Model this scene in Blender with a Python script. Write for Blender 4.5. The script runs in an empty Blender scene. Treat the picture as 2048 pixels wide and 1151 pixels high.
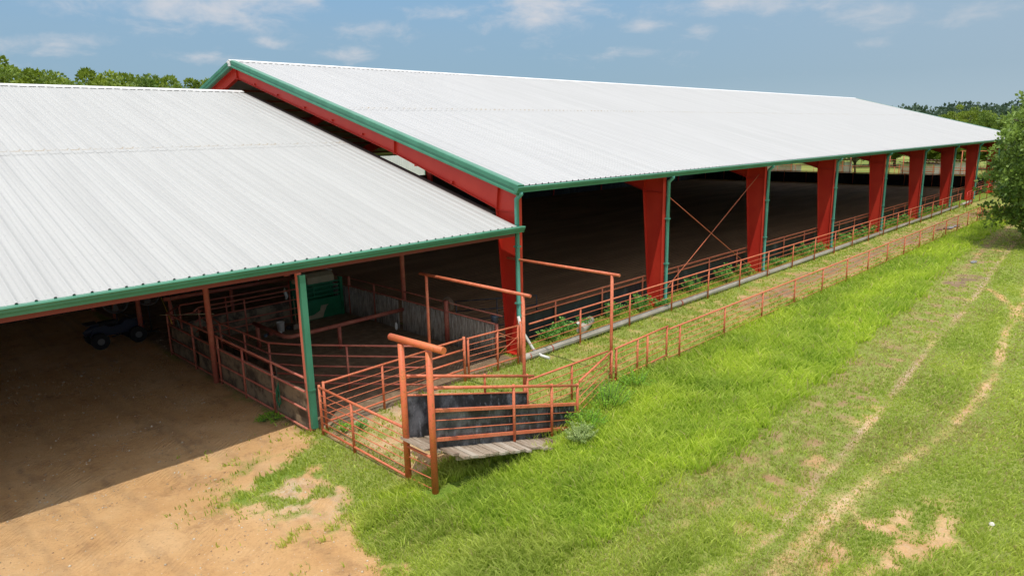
import bpy, math, random
import numpy as np
from mathutils import Vector, Matrix
random.seed(7); rng = np.random.default_rng(7)
C = bpy.context.scene.collection
S = bpy.context.scene

# ------------------------------------------------------------------ camera
cam_loc = Vector((-14.766, -15.100, 7.233))
pitch, roll, yaw = math.radians(12.784), math.radians(-1.182), math.radians(45.044)
fw = Vector((math.cos(yaw), math.sin(yaw), 0)); rt = Vector((math.sin(yaw), -math.cos(yaw), 0)); upv = Vector((0, 0, 1))
F_ = fw*math.cos(pitch) - upv*math.sin(pitch); U_ = upv*math.cos(pitch) + fw*math.sin(pitch)
r_ = rt*math.cos(roll) + U_*math.sin(roll); u_ = U_*math.cos(roll) - rt*math.sin(roll)
cd = bpy.data.cameras.new('camera'); cam = bpy.data.objects.new('camera', cd); C.objects.link(cam)
cd.sensor_width = 36; cd.lens = 1358.19/2048*36; cd.clip_end = 5000; cd.clip_start = 0.1
m = Matrix((r_, u_, -F_)).transposed().to_4x4(); m.translation = cam_loc; cam.matrix_world = m
S.camera = cam

# ------------------------------------------------------------------ sun, sky, exposure
to_sun = Vector((-1.25, -1.0, 4.6)).normalized()
sl = bpy.data.lights.new('sun', 'SUN'); sl.energy = 3.05; sl.angle = math.radians(0.6); sl.color = (1.0, .955, .88)
so = bpy.data.objects.new('sun', sl); C.objects.link(so); so.rotation_euler = to_sun.to_track_quat('Z', 'Y').to_euler()
so.location = (-30, -20, 60)
W = bpy.data.worlds.new('World'); S.world = W; W.use_nodes = True
wt = W.node_tree; wn = wt.nodes; wl = wt.links; wn.clear()
def N(t, **k):
    n = wn.new(t)
    for a, b in k.items(): setattr(n, a, b)
    return n
def WM(op, a, b=None, c=None, clamp=False):
    n = wn.new('ShaderNodeMath'); n.operation = op; n.use_clamp = clamp
    for i, v in enumerate((a, b, c)):
        if v is None: continue
        if isinstance(v, (int, float)): n.inputs[i].default_value = v
        else: wl.new(v, n.inputs[i])
    return n.outputs[0]
sky = N('ShaderNodeTexSky', sky_type='NISHITA', sun_disc=False)
sky.sun_elevation = math.asin(to_sun.z); sky.sun_rotation = math.atan2(to_sun.x, to_sun.y)
sky.altitude = 300; sky.air_density = 1.0; sky.dust_density = 0.6; sky.ozone_density = 2.0
geo = N('ShaderNodeNewGeometry'); sep = N('ShaderNodeSeparateXYZ')
wl.new(geo.outputs['Incoming'], sep.inputs[0])
nx = WM('MULTIPLY', sep.outputs[0], -1); ny = WM('MULTIPLY', sep.outputs[1], -1); nz = WM('MULTIPLY', sep.outputs[2], -1)
az = WM('MULTIPLY', WM('ARCTAN2', ny, nx), 57.2958); el = WM('MULTIPLY', WM('ARCSINE', nz), 57.2958)
cmb = N('ShaderNodeCombineXYZ')
wl.new(WM('MULTIPLY', az, .16), cmb.inputs[0]); wl.new(WM('MULTIPLY', el, .36), cmb.inputs[1])
n1 = N('ShaderNodeTexNoise'); n1.inputs['Scale'].default_value = 1.7; n1.inputs['Detail'].default_value = 9; n1.inputs['Roughness'].default_value = .62; n1.inputs['Distortion'].default_value = .35
wl.new(cmb.outputs[0], n1.inputs['Vector'])
n2 = N('ShaderNodeTexNoise'); n2.inputs['Scale'].default_value = .55; n2.inputs['Detail'].default_value = 3
wl.new(cmb.outputs[0], n2.inputs['Vector'])
# clouds: az, el, half width, half height (degrees), strength
CL = [(68.3, 9.3, 8.5, 1.6, 1.0), (63.5, 9.6, 5, 1.3, .8), (79.5, 6.6, 5, 1.0, .8), (42.5, 9.3, 5.5, 1.6, 1.0), (55.5, 8.2, 4, .8, .65), (50, 9.3, 4, 1.2, .5),
      (33.6, 7.9, 2.6, .7, .8), (30, 7.3, 2.0, .7, .7), (26, 9.3, 7, 1.1, 1.0), (17.6, 7.6, 3.2, 1.1, .95), (12, 7.0, 4, 1.0, .55), (63.6, 7.0, 1.6, .5, .8), (58, 6.2, 3, .6, .7),
      (68, 5.9, 2.6, .6, .7), (46, 6.8, 5, .5, .45), (18.4, 5.7, 2, .5, .6), (8, 5.6, 3, .8, .7), (36, 6, 6, .6, .4), (82, 5, 5, .5, .5), (6, 9, 5, 1.2, .7)]
acc = None
for a0, e0, w, h, s in CL:
    da = WM('DIVIDE', WM('SUBTRACT', az, a0), w); de = WM('DIVIDE', WM('SUBTRACT', el, e0), h)
    q = WM('MULTIPLY', WM('EXPONENT', WM('MULTIPLY', WM('ADD', WM('MULTIPLY', da, da), WM('MULTIPLY', de, de)), -1.0)), s)
    acc = q if acc is None else WM('MAXIMUM', acc, q)
# elsewhere in the sky: unseen noise clouds added as bright fill light for shade
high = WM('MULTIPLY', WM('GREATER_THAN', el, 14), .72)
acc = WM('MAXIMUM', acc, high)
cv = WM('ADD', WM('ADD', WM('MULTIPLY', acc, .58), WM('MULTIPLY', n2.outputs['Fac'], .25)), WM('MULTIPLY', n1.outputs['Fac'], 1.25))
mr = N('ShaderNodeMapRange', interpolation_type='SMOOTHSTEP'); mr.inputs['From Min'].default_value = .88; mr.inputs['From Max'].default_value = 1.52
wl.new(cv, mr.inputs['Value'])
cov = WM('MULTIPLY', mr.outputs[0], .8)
# veil of haze near the horizon
skm = N('ShaderNodeMix', data_type='RGBA'); skm.blend_type = 'MULTIPLY'; skm.inputs[0].default_value = 1.0
wl.new(sky.outputs[0], skm.inputs[6]); skm.inputs[7].default_value = (.60, .80, .93, 1)
rmp = N('ShaderNodeValToRGB'); wl.new(WM('DIVIDE', el, 14, clamp=True), rmp.inputs[0])
e = rmp.color_ramp.elements; e[0].position = 0; e[0].color = (2.35, 3.1, 3.6, 1); e[1].position = .85; e[1].color = (1.55, 2.75, 4.1, 1)
x = rmp.color_ramp.elements.new(.28); x.color = (1.75, 2.6, 3.3, 1)
x = rmp.color_ramp.elements.new(.55); x.color = (1.75, 2.7, 3.6, 1)
lowf = N('ShaderNodeMapRange'); lowf.inputs['From Min'].default_value = 10; lowf.inputs['From Max'].default_value = 24
lowf.inputs['To Min'].default_value = .93; lowf.inputs['To Max'].default_value = 0; wl.new(el, lowf.inputs['Value'])
mx = N('ShaderNodeMix', data_type='RGBA'); wl.new(lowf.outputs[0], mx.inputs[0]); wl.new(skm.outputs[2], mx.inputs[6]); wl.new(rmp.outputs[0], mx.inputs[7])
ccol = N('ShaderNodeMix', data_type='RGBA'); wl.new(WM('GREATER_THAN', el, 14), ccol.inputs[0]); ccol.inputs[6].default_value = (4.3, 4.25, 4.4, 1); ccol.inputs[7].default_value = (16.5, 15.6, 14.2, 1)  # clouds above the view made much brighter to fill the shade
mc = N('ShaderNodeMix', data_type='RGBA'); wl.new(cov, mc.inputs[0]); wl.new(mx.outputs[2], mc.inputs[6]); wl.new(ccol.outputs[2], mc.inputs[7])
azf = N('ShaderNodeMapRange'); azf.inputs['From Min'].default_value = 42; azf.inputs['From Max'].default_value = 6; azf.inputs['To Max'].default_value = .42; wl.new(az, azf.inputs['Value'])
mg = N('ShaderNodeMix', data_type='RGBA'); wl.new(WM('MULTIPLY', azf.outputs[0], WM('LESS_THAN', el, 30)), mg.inputs[0]); wl.new(mc.outputs[2], mg.inputs[6]); mg.inputs[7].default_value = (2.7, 3.2, 3.65, 1)
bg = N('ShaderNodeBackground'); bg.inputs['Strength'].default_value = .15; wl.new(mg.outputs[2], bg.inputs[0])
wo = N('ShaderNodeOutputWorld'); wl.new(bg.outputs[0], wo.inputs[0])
S.view_settings.view_transform = 'Standard'; S.view_settings.look = 'None'; S.view_settings.exposure = 0.12; S.view_settings.gamma = 1
S.render.resolution_x = 1024; S.render.resolution_y = 575

# ------------------------------------------------------------------ helpers
class MB:
    def __init__(s): s.v = []; s.f = []; s.sm = []
    def add(s, v, f, sm=False):
        o = len(s.v); s.v += [tuple(p) for p in v]; s.f += [tuple(i+o for i in q) for q in f]; s.sm += [sm]*len(f); return s
    def box(s, c, d, rot=None):
        x, y, z = (k/2 for k in d)
        vs = [Vector(p) for p in ((-x,-y,-z),(x,-y,-z),(x,y,-z),(-x,y,-z),(-x,-y,z),(x,-y,z),(x,y,z),(-x,y,z))]
        if rot is not None: vs = [rot @ p for p in vs]
        vs = [p + Vector(c) for p in vs]
        return s.add(vs, [(0,3,2,1),(4,5,6,7),(0,1,5,4),(1,2,6,5),(2,3,7,6),(3,0,4,7)])
    def tube(s, p, q, r, n=8, r2=None, caps=True):
        return s.path([p, q], [r, r if r2 is None else r2], n, caps)
    def path(s, pts, r, n=8, caps=True):
        pts = [Vector(p) for p in pts]; rs = r if isinstance(r, (list, tuple)) else [r]*len(pts)
        o = len(s.v); ref = None
        for i, p in enumerate(pts):
            d = ((pts[min(i+1, len(pts)-1)] - p).normalized() + (p - pts[max(i-1, 0)]).normalized())
            d = d.normalized() if d.length > 1e-6 else Vector((0,0,1))
            if ref is None: ref = Vector((0,0,1)) if abs(d.z) < .9 else Vector((1,0,0))
            a = d.cross(ref).normalized(); b = d.cross(a).normalized()
            k = 1.0
            if 0 < i < len(pts)-1:
                c = (pts[i+1]-p).normalized().dot(d); k = 1/max(c, .5)
            for j in range(n):
                t = 2*math.pi*j/n
                s.v.append(tuple(p + (a*math.cos(t)*k + b*math.sin(t))*rs[i]))
        for i in range(len(pts)-1):
            for j in range(n):
                s.f.append((o+i*n+j, o+i*n+(j+1)%n, o+(i+1)*n+(j+1)%n, o+(i+1)*n+j)); s.sm.append(True)
        if caps:
            s.f.append(tuple(o+j for j in range(n))[::-1]); s.sm.append(False)
            e_ = o+(len(pts)-1)*n; s.f.append(tuple(e_+j for j in range(n))); s.sm.append(False)
        return s
    def sweep(s, prof, A, B, Ux, Vx, close=True, caps=True):
        A, B, Ux, Vx = Vector(A), Vector(B), Vector(Ux), Vector(Vx); n = len(prof); o = len(s.v)
        for P in (A, B):
            for a, b in prof: s.v.append(tuple(P + Ux*a + Vx*b))
        for i in range(n if close else n-1): s.f.append((o+i, o+(i+1)%n, o+n+(i+1)%n, o+n+i)); s.sm.append(False)
        if close and caps: s.f.append(tuple(o+i for i in range(n))[::-1]); s.f.append(tuple(o+n+i for i in range(n))); s.sm += [False]*2
        return s
    def build(s, name, mat, parent=None):
        me = bpy.data.meshes.new(name); me.from_pydata(s.v, [], s.f); me.polygons.foreach_set('use_smooth', s.sm); me.materials.append(mat); me.update()
        o = bpy.data.objects.new(name, me); C.objects.link(o)
        if parent is not None:
            o.parent = parent; o.matrix_parent_inverse = Matrix.Translation(parent.location).inverted()
        return o
def fast_mesh(name, V, loops, sizes, mat, parent=None, attrs=None, smooth=False):
    me = bpy.data.meshes.new(name); V = np.asarray(V, np.float32); loops = np.asarray(loops, np.int32).ravel(); sizes = np.asarray(sizes, np.int32)
    me.vertices.add(len(V)); me.vertices.foreach_set('co', V.ravel()); me.loops.add(len(loops)); me.loops.foreach_set('vertex_index', loops)
    me.polygons.add(len(sizes)); st = np.concatenate([[0], np.cumsum(sizes)[:-1]]).astype(np.int32)
    me.polygons.foreach_set('loop_start', st); me.polygons.foreach_set('loop_total', sizes)
    if smooth: me.polygons.foreach_set('use_smooth', np.ones(len(sizes), bool))
    for k, a in (attrs or {}).items():
        at = me.attributes.new(k, 'FLOAT', 'POINT'); at.data.foreach_set('value', np.asarray(a, np.float32))
    me.materials.append(mat); me.update(calc_edges=True); me.validate()
    o = bpy.data.objects.new(name, me); C.objects.link(o)
    if parent is not None: o.parent = parent; o.matrix_parent_inverse = Matrix.Translation(parent.location).inverted()
    return o
def tag(o, label, cat=None, group=None, kind=None):
    if label: o['label'] = label
    if cat: o['category'] = cat
    if group: o['group'] = group
    if kind: o['kind'] = kind
    return o
def thing(name, label, cat, loc=(0,0,0), group=None):
    o = bpy.data.objects.new(name, None); C.objects.link(o); o.location = loc; o.empty_display_size = .2
    return tag(o, label, cat, group)
def copy_thing(src, loc, rotz=0, scale=1, label=None):
    r = src.copy(); C.objects.link(r); r.location = loc; r.rotation_euler = (0, 0, rotz); r.scale = (scale,)*3
    if label: r['label'] = label
    for ch in src.children:
        c = ch.copy(); C.objects.link(c); c.parent = r
        for g in ch.children:
            d = g.copy(); C.objects.link(d); d.parent = c
    return r
# numpy value noise
def vnoise(x, y, seed=0):
    xi = np.floor(x).astype(np.int64); yi = np.floor(y).astype(np.int64); xf = x-xi; yf = y-yi
    u = xf*xf*(3-2*xf); v = yf*yf*(3-2*yf)
    def h(a, b):
        n = (a*374761393 + b*668265263 + seed*1442695041) & 0xffffffff
        n = ((n ^ (n >> 13))*1274126177) & 0xffffffff
        return ((n ^ (n >> 16)) & 0xffff)/65535.
    return (h(xi,yi)*(1-u)+h(xi+1,yi)*u)*(1-v) + (h(xi,yi+1)*(1-u)+h(xi+1,yi+1)*u)*v
def fbm(x, y, o=4, seed=0):
    s = 0; a = .5; t = 0
    for i in range(o): s = s + a*vnoise(x*2**i, y*2**i, seed+i); t += a; a *= .5
    return s/t

# ------------------------------------------------------------------ materials
def mat(name, base, rough=.6, metal=0., spec=.5):
    M = bpy.data.materials.new(name); M.use_nodes = True; b = M.node_tree.nodes['Principled BSDF']
    b.inputs['Base Color'].default_value = (*base, 1); b.inputs['Roughness'].default_value = rough; b.inputs['Metallic'].default_value = metal
    b.inputs['Specular IOR Level'].default_value = spec
    return M
class NT:
    def __init__(s, M): s.t = M.node_tree; s.b = s.t.nodes['Principled BSDF']; s.M = M
    def n(s, t, **k):
        x = s.t.nodes.new(t)
        for a, b in k.items(): setattr(x, a, b)
        return x
    def l(s, a, b): s.t.links.new(a, b)
    def pos(s, scale=(1,1,1), rot=(0,0,0)):
        g = s.n('ShaderNodeNewGeometry'); mp = s.n('ShaderNodeMapping'); mp.inputs['Scale'].default_value = scale; mp.inputs['Rotation'].default_value = rot
        s.l(g.outputs['Position'], mp.inputs['Vector']); return mp.outputs[0]
    def noise(s, scale, detail=4, rough=.55, vec=None):
        x = s.n('ShaderNodeTexNoise'); x.inputs['Scale'].default_value = scale; x.inputs['Detail'].default_value = detail; x.inputs['Roughness'].default_value = rough
        s.l(vec if vec is not None else s.pos(), x.inputs['Vector']); return x.outputs['Fac']
    def mr(s, v, a, b, c=0., d=1., smooth=True):
        x = s.n('ShaderNodeMapRange', interpolation_type='SMOOTHSTEP' if smooth else 'LINEAR')
        for k, w in zip(('From Min','From Max','To Min','To Max'), (a,b,c,d)): x.inputs[k].default_value = w
        s.l(v, x.inputs['Value']); return x.outputs[0]
    def math(s, op, a, b=None, clamp=False):
        x = s.n('ShaderNodeMath', operation=op); x.use_clamp = clamp
        for i, v in enumerate((a, b)):
            if v is None: continue
            if isinstance(v, (int, float)): x.inputs[i].default_value = v
            else: s.l(v, x.inputs[i])
        return x.outputs[0]
    def mix(s, f, a, b):
        x = s.n('ShaderNodeMix', data_type='RGBA')
        for i, v in ((0, f), (6, a), (7, b)):
            if isinstance(v, (int, float)): x.inputs[i].default_value = v
            elif isinstance(v, tuple): x.inputs[i].default_value = (*v, 1)
            else: s.l(v, x.inputs[i])
        return x.outputs[2]
    def ramp(s, v, stops):
        x = s.n('ShaderNodeValToRGB'); s.l(v, x.inputs[0]); el_ = x.color_ramp.elements
        el_[0].position = stops[0][0]; el_[0].color = (*stops[0][1], 1); el_[1].position = stops[-1][0]; el_[1].color = (*stops[-1][1], 1)
        for p, c in stops[1:-1]: e_ = el_.new(p); e_.color = (*c, 1)
        return x.outputs[0]
    def attr(s, name): x = s.n('ShaderNodeAttribute', attribute_name=name); return x.outputs['Fac']
    def bump(s, h, strength=.4, dist=.02):
        x = s.n('ShaderNodeBump'); x.inputs['Strength'].default_value = strength; x.inputs['Distance'].default_value = dist; s.l(h, x.inputs['Height']); s.l(x.outputs[0], s.b.inputs['Normal'])
    def color(s, c): s.l(c, s.b.inputs['Base Color'])
    def rough(s, c): s.l(c, s.b.inputs['Roughness'])
def worn(name, base, wear, rust, rough=.5, sc=3., amt=.55, spec=.4):
    M = mat(name, base, rough, 0, spec); t = NT(M)
    a = t.mr(t.noise(sc, 5, .6), .35, .7); c = t.mix(a, base, wear)
    k = t.mr(t.noise(sc*5, 6, .7), amt, amt+.12); t.color(t.mix(k, c, rust)); t.bump(t.noise(40, 3), .15, .004)
    return M
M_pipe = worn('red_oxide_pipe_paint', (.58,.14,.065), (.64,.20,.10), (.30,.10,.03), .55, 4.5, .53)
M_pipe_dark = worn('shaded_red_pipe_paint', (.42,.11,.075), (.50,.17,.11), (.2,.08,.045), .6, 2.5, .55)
M_chute = worn('orange_faded_chute_paint', (.62,.14,.065), (.60,.17,.05), (.38,.14,.035), .5, 4, .52)
M_steel = worn('red_primer_steel', (.50,.028,.016), (.56,.042,.022), (.36,.04,.022), .45, .7, .7)
M_green = worn('green_trim_paint', (.048,.20,.12), (.065,.25,.155), (.035,.14,.09), .38, 1.2, .7)
M_down = worn('pale_green_downspout', (.07,.27,.20), (.10,.34,.27), (.045,.19,.14), .4, 1.0, .7)
M_black_metal = mat('dark_steel', (.03,.033,.04), .45)
M_white_pvc = worn('white_pvc', (.72,.72,.68), (.6,.6,.55), (.35,.32,.26), .4, 4, .62)
M_liner = mat('dark_roof_liner', (.30,.285,.27), .8)
M_purlin = mat('dark_red_purlin', (.20,.035,.025), .6)

def roof_material(name, lap_y, tint):
    M = mat(name, tint, .42, 0, .5); t = NT(M)
    st = t.noise(1.0, 4, .6, t.pos((2.2, .12, .12)))
    c = t.mix(t.mr(st, .3, .75), tint, tuple(k*.90 for k in tint))
    g = t.noise(6, 5, .7, t.pos((1.5, .4, .4))); c = t.mix(t.mr(g, .62, .8, 0, .35), c, (.50,.47,.40))
    gp = t.n('ShaderNodeNewGeometry'); sx = t.n('ShaderNodeSeparateXYZ'); t.l(gp.outputs['Position'], sx.inputs[0])
    d = t.math('ABSOLUTE', t.math('SUBTRACT', sx.outputs[1], lap_y+.02)); band = t.mr(d, .02, .07, 1, 0)
    dirt = t.math('MULTIPLY', band, t.mr(t.noise(1.6, 3), .40, .62))
    c = t.mix(t.math('MULTIPLY', dirt, .75), c, (.36,.28,.17))
    # screw heads and small specks
    v = t.n('ShaderNodeTexVoronoi'); v.inputs['Scale'].default_value = 1.1; t.l(t.pos(), v.inputs['Vector'])
    c = t.mix(t.mr(v.outputs['Distance'], .018, .03, .55, 0), c, (.2,.19,.17))
    fx = t.math('FRACT', t.math('MULTIPLY', sx.outputs[0], 1/.305)); fy = t.math('FRACT', t.math('MULTIPLY', sx.outputs[1], 1/1.56))
    dot = t.math('MULTIPLY', t.math('LESS_THAN', t.math('ABSOLUTE', t.math('SUBTRACT', fx, .2)), .035), t.math('LESS_THAN', fy, .012))
    c = t.mix(t.math('MULTIPLY', dot, .6), c, (.12,.11,.10))
    fl = t.math('LESS_THAN', t.math('ABSOLUTE', t.math('SUBTRACT', d, .0)), .012); c = t.mix(t.math('MULTIPLY', fl, .55), c, (.14,.13,.11))
    t.color(c); t.bump(t.math('ADD', t.noise(.9, 3, .5), t.math('MULTIPLY', t.noise(.25, 2, .5, t.pos((4,.6,.6))), .8)), .35, .03)
    return M
M_roof_a = roof_material('white_ribbed_roof_arena', 9.8, (.455,.458,.455))
M_roof_b = roof_material('white_ribbed_roof_shed', 9.4, (.425,.427,.41))
M_white = worn('white_metal_trim', (.78,.78,.76), (.7,.7,.68), (.5,.48,.42), .4, 2, .7)

# arena soil
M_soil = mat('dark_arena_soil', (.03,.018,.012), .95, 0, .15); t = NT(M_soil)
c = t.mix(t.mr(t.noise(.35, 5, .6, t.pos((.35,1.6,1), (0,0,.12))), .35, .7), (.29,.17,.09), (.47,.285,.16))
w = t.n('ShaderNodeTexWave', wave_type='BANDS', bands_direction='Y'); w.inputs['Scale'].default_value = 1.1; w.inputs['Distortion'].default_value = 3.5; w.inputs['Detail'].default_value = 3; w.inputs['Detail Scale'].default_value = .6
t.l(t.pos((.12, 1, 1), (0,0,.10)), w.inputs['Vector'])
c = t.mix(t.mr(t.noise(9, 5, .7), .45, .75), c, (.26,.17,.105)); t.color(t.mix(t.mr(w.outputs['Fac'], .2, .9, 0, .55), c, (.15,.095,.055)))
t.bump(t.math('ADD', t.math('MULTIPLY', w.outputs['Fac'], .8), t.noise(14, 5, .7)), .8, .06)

# ------------------------------------------------------------------ ground with soil / grass cover
def pl(x, pts):
    a = np.array(pts, float); return np.interp(x, a[:,0], a[:,1])
def sstep(a, b, x): t_ = np.clip((x-a)/(b-a), 0, 1); return t_*t_*(3-2*t_)
def cover(x, y):
    """bare soil, mud tone, white sand, lush grass (all 0..1) at world x, y"""
    wob = (fbm(x*.6, y*.6, 4, 3)-.5)*1.6; fine = (fbm(x*2.5, y*2.5, 4, 9)-.5)
    bx = pl(y, [(-40,-12),(-15,-10.5),(-9,-9.9),(-6.5,-9.2),(-5.4,-8.9),(-4.4,-8.75),(-3.2,-8.3),(-2,-7.9),(-.5,-7.5),(.5,-7.25),(3,-7.2),(60,-7.2)])
    yard = sstep(.55, -.45, (x-bx) + wob*.55 + fine*1.1)
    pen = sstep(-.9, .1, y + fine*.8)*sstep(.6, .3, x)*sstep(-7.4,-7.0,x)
    # front pen, thinly grassed
    front = sstep(-4.1,-3.8,y)*sstep(.2,-.1,y)*sstep(-7.1,-6.9,x)*sstep(-2.8,-3.2,x)
    bare = np.maximum(yard, pen)
    bare = np.maximum(bare, front*(.70+fine*1.2))
    lane = sstep(-4.05,-3.9,y)*sstep(.2,-.2,y)*(x > -3.1)
    mud = sstep(7, 14, x+wob*3)*sstep(58,50,x)*np.exp(-((y+2.5+wob*.6)/1.05)**2)
    bare = np.maximum(bare, lane*np.clip(.26 + fine*1.2 + .52*mud + wob*.3*mud, 0, 1))
    # tracks and mown strip
    ext = x
    r1 = pl(ext, [(-9,-9.9),(-6.4,-9.9),(-4.6,-10.42),(-3.2,-10.53),(.6,-10.3),(5,-10.0),(10,-9.6),(16.5,-9.3),(21,-8.95),(30,-8.2),(60,-6)])
    r2 = pl(ext, [(-9,-11.3),(-4.3,-11.0),(0,-11.2),(2.2,-11.6),(6,-11.8),(9,-11.7),(14,-11.1),(20,-10.7),(30,-9.8),(60,-7.5)])
    r3 = pl(ext, [(0,-14.2),(9,-13.5),(16,-11.6),(21,-9.5),(23,-8.0),(26,-7.4),(32,-6.9),(40,-6.4),(60,-5.4)])
    lng = fbm(x*.45, y*3.2, 4, 101)-.5
    k1 = np.exp(-((y-r1)/.17)**2)*(.68+lng*1.0+fine*.5)*sstep(-9,-5,x); k2 = np.exp(-((y-r2)/.22)**2)*(.60+lng*1.1+fine*.6); k3 = np.exp(-((y-r3)/.26)**2)*(.75+fine*1.3)*sstep(8,20,x)
    bare = np.maximum(bare, np.maximum(np.maximum(k1, k2), k3))
    sp = sstep(1.6, .3, np.hypot((x+2.3)/2.3, (y+12.1)/1.4)) * np.clip(.45+fine*1.6+lng*1.2, 0, 1)
    bare = np.maximum(bare, sp)
    rb = pl(ext, [(-9.5,-5.6),(-7.6,-6.1),(-6.9,-6.9),(-6.3,-8.2),(-5,-8.35),(-3.2,-8.1),(-1.4,-8.3),(2,-8.2),(6,-8.0),(10.5,-7.7),(17,-7.4),(24,-6.7),(34,-5.9),(44,-5.6),(90,-5)])
    la = pl(ext, [(-9.0,-3.5),(-7.4,-4.3),(-6.5,-4.9),(-3,-4.9),(-2,-4.5),(.4,-3.9),(3,-3.95),(90,-3.95)])
    edge = fine*1.1 + wob*.18
    tall = sstep(-.35,.30,y-rb+edge)*sstep(.25,-.05,y-la+edge*.5)*sstep(-8.3,-6.9,x+edge*2+ (y+5)*.25)
    side = sstep(-.12,.10,y-(-.5)+fine*.2)*sstep(.95,.8,y)*sstep(2.0,6,x+fine*4)*(x < 82)     # strip by the kick wall
    strip = sstep(.25,-.1,y-rb+edge)*sstep(-.3,.1,y-r1)*(1-yard)                            # brownish mown strip
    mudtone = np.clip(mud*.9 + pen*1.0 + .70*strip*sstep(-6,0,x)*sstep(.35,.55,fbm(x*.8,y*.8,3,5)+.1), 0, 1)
    for xa, ya, xb, yb in ((-11.6,7.8,-12.0,2.2),(-10.2,7.6,-9.7,1.0),(-12.9,3.8,-12.6,1.2)):
        tt = np.clip((y-ya)/(yb-ya), 0, 1); xl = xa+(xb-xa)*tt+.12*np.sin(y*.8); mudtone = np.maximum(mudtone, .75*np.exp(-((x-xl)/.05)**2)*(y > yb)*(y < ya)*(.4+fine*2+.3*wob))
    streak = sstep(.56,.66,fbm((x+.12*y)*5.0, y*.30, 4, 111))*yard*(y > -6)*(x < -8.2)
    mudtone = np.maximum(mudtone, .20*streak)
    rutmud = np.exp(-(np.hypot((x-22.5)/3.5, (y+8)/1.0))**2)*(.8+fine*2)
    bare = np.maximum(bare, rutmud); mudtone = np.maximum(mudtone, np.clip(rutmud*1.3,0,1))
    bare = np.maximum(bare, strip*np.clip(.40+fine*1.8+wob*.2,0,1)*.9*sstep(-7,-2,x))
    white = np.clip(np.exp(-(np.hypot((x+8.75+wob*.3)/.8, (y+2.7)/1.4))**2)*(.75+fine*2.2) + .5*front + .45*sp + .75*k1 + .6*k2 + np.exp(-(np.hypot((x+1.9), (y+.8)/.5))**2)*.7 - .1, 0, 1)
    far = sstep(80, 95, x); bare = np.clip(bare, 0, 1)*(1-far)
    sprig = np.exp(-(np.hypot((x+8.85)/1.1, (y+2.3)/1.9))**2)*sstep(.50,.62,fbm(x*3.2,y*3.2,4,71)); bare = np.clip(bare-.85*sprig, 0, 1)
    patch = np.exp(-(np.hypot((x+9.6)/.9, (y+1.9)/.4))**2) + np.exp(-(np.hypot((x+7.4)/.4, (y-1.5)/.35))**2) + .9*np.exp(-(np.hypot((x+8.6)/.6, (y+1.6)/.4))**2)
    bare = np.clip(bare - 1.0*patch*(.4+fine*2.5), 0, 1)
    lush = np.clip(tall*(1.0) + side*.9 + far*.75 + patch*.6, 0, 1)
    return bare, mudtone, white, lush, tall, side
def height(x, y):
    h = (fbm(x*.25, y*.25, 3, 21)-.5)*.10 + (fbm(x*1.5, y*1.5, 3, 22)-.5)*.03
    inside = sstep(-.3,.2,y)*sstep(39.2,38.8,y)*sstep(86,85,x)*(x > -7.2)
    h = h*(1-.9*inside)
    r1 = pl(x, [(-9,-9.9),(-4.6,-10.42),(.6,-10.3),(10,-9.6),(21,-8.95),(60,-6)]); r2 = pl(x, [(-9,-11.3),(2.2,-11.6),(9,-11.7),(20,-10.7),(60,-7.5)])
    h = h - .06*np.exp(-((y-r1)/.25)**2) - .06*np.exp(-((y-r2)/.35)**2)
    return h - .02
def axis(lo, hi, step, far):
    core = np.arange(lo, hi, step); g = []; d = step; p = 0
    while p < far: d *= 1.22; p += d; g.append(p)
    g = np.array(g); return np.concatenate([(lo-g)[::-1], core, core[-1]+g])
xs = np.concatenate([axis(-17, 36, .11, 1500)]); xs = np.concatenate([xs[xs < 36], np.arange(36, 90, .4), 90+np.cumsum(np.geomspace(.5, 400, 30))])
ys = axis(-17, 3, .11, 1500)
GX, GY = np.meshgrid(xs, ys, indexing='ij'); gx, gy = GX.ravel(), GY.ravel()
bare, mudt, white, lush, tall, side = cover(gx, gy); gz = height(gx, gy)
far_ = np.hypot(gx, gy); gz = gz + sstep(180, 520, far_)*6*(.6+.8*fbm(gx*.006, gy*.006, 3, 40))
nxg, nyg = len(xs), len(ys); I = np.arange(nxg*nyg).reshape(nxg, nyg)
quads = np.stack([I[:-1,:-1], I[1:,:-1], I[1:,1:], I[:-1,1:]], -1).reshape(-1, 4)
M_ground = mat('soil_and_turf', (.3,.2,.1), .95, 0, .2); t = NT(M_ground)
nA = t.noise(2.2, 6, .65); nB = t.noise(22, 5, .7); nC = t.noise(.5, 4, .6)
soil = t.ramp(nC, [(.25, (.56,.31,.125)), (.5, (.66,.40,.185)), (.75, (.73,.49,.26))])
soil = t.mix(t.mr(nB, .5, .8, 0, .6), soil, (.36,.20,.09))
soil = t.mix(t.mr(t.noise(2.3, 6, .75, t.pos((1,.55,1), (0,0,.5))), .48, .72, 0, .45), soil, (.42,.235,.11))
soil = t.mix(t.mr(t.noise(5, 6, .8), .60, .72, 0, .7), soil, (.28,.155,.075))
soil = t.mix(t.mr(t.noise(11, 5, .8), .64, .72, 0, .6), soil, (.17,.10,.055))
v = t.n('ShaderNodeTexVoronoi'); v.inputs['Scale'].default_value = 9; t.l(t.pos(), v.inputs['Vector'])
soil = t.mix(t.mr(v.outputs['Distance'], .06, .11, .7, 0), soil, (.75,.68,.55))
mudc = t.ramp(t.noise(3, 6, .7), [(.3, (.16,.11,.068)), (.55, (.27,.19,.12)), (.75, (.42,.31,.20))])
soil = t.mix(t.math('MULTIPLY', t.attr('mud'), t.mr(nA, .2, .5, .65, 1)), soil, mudc)
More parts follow.
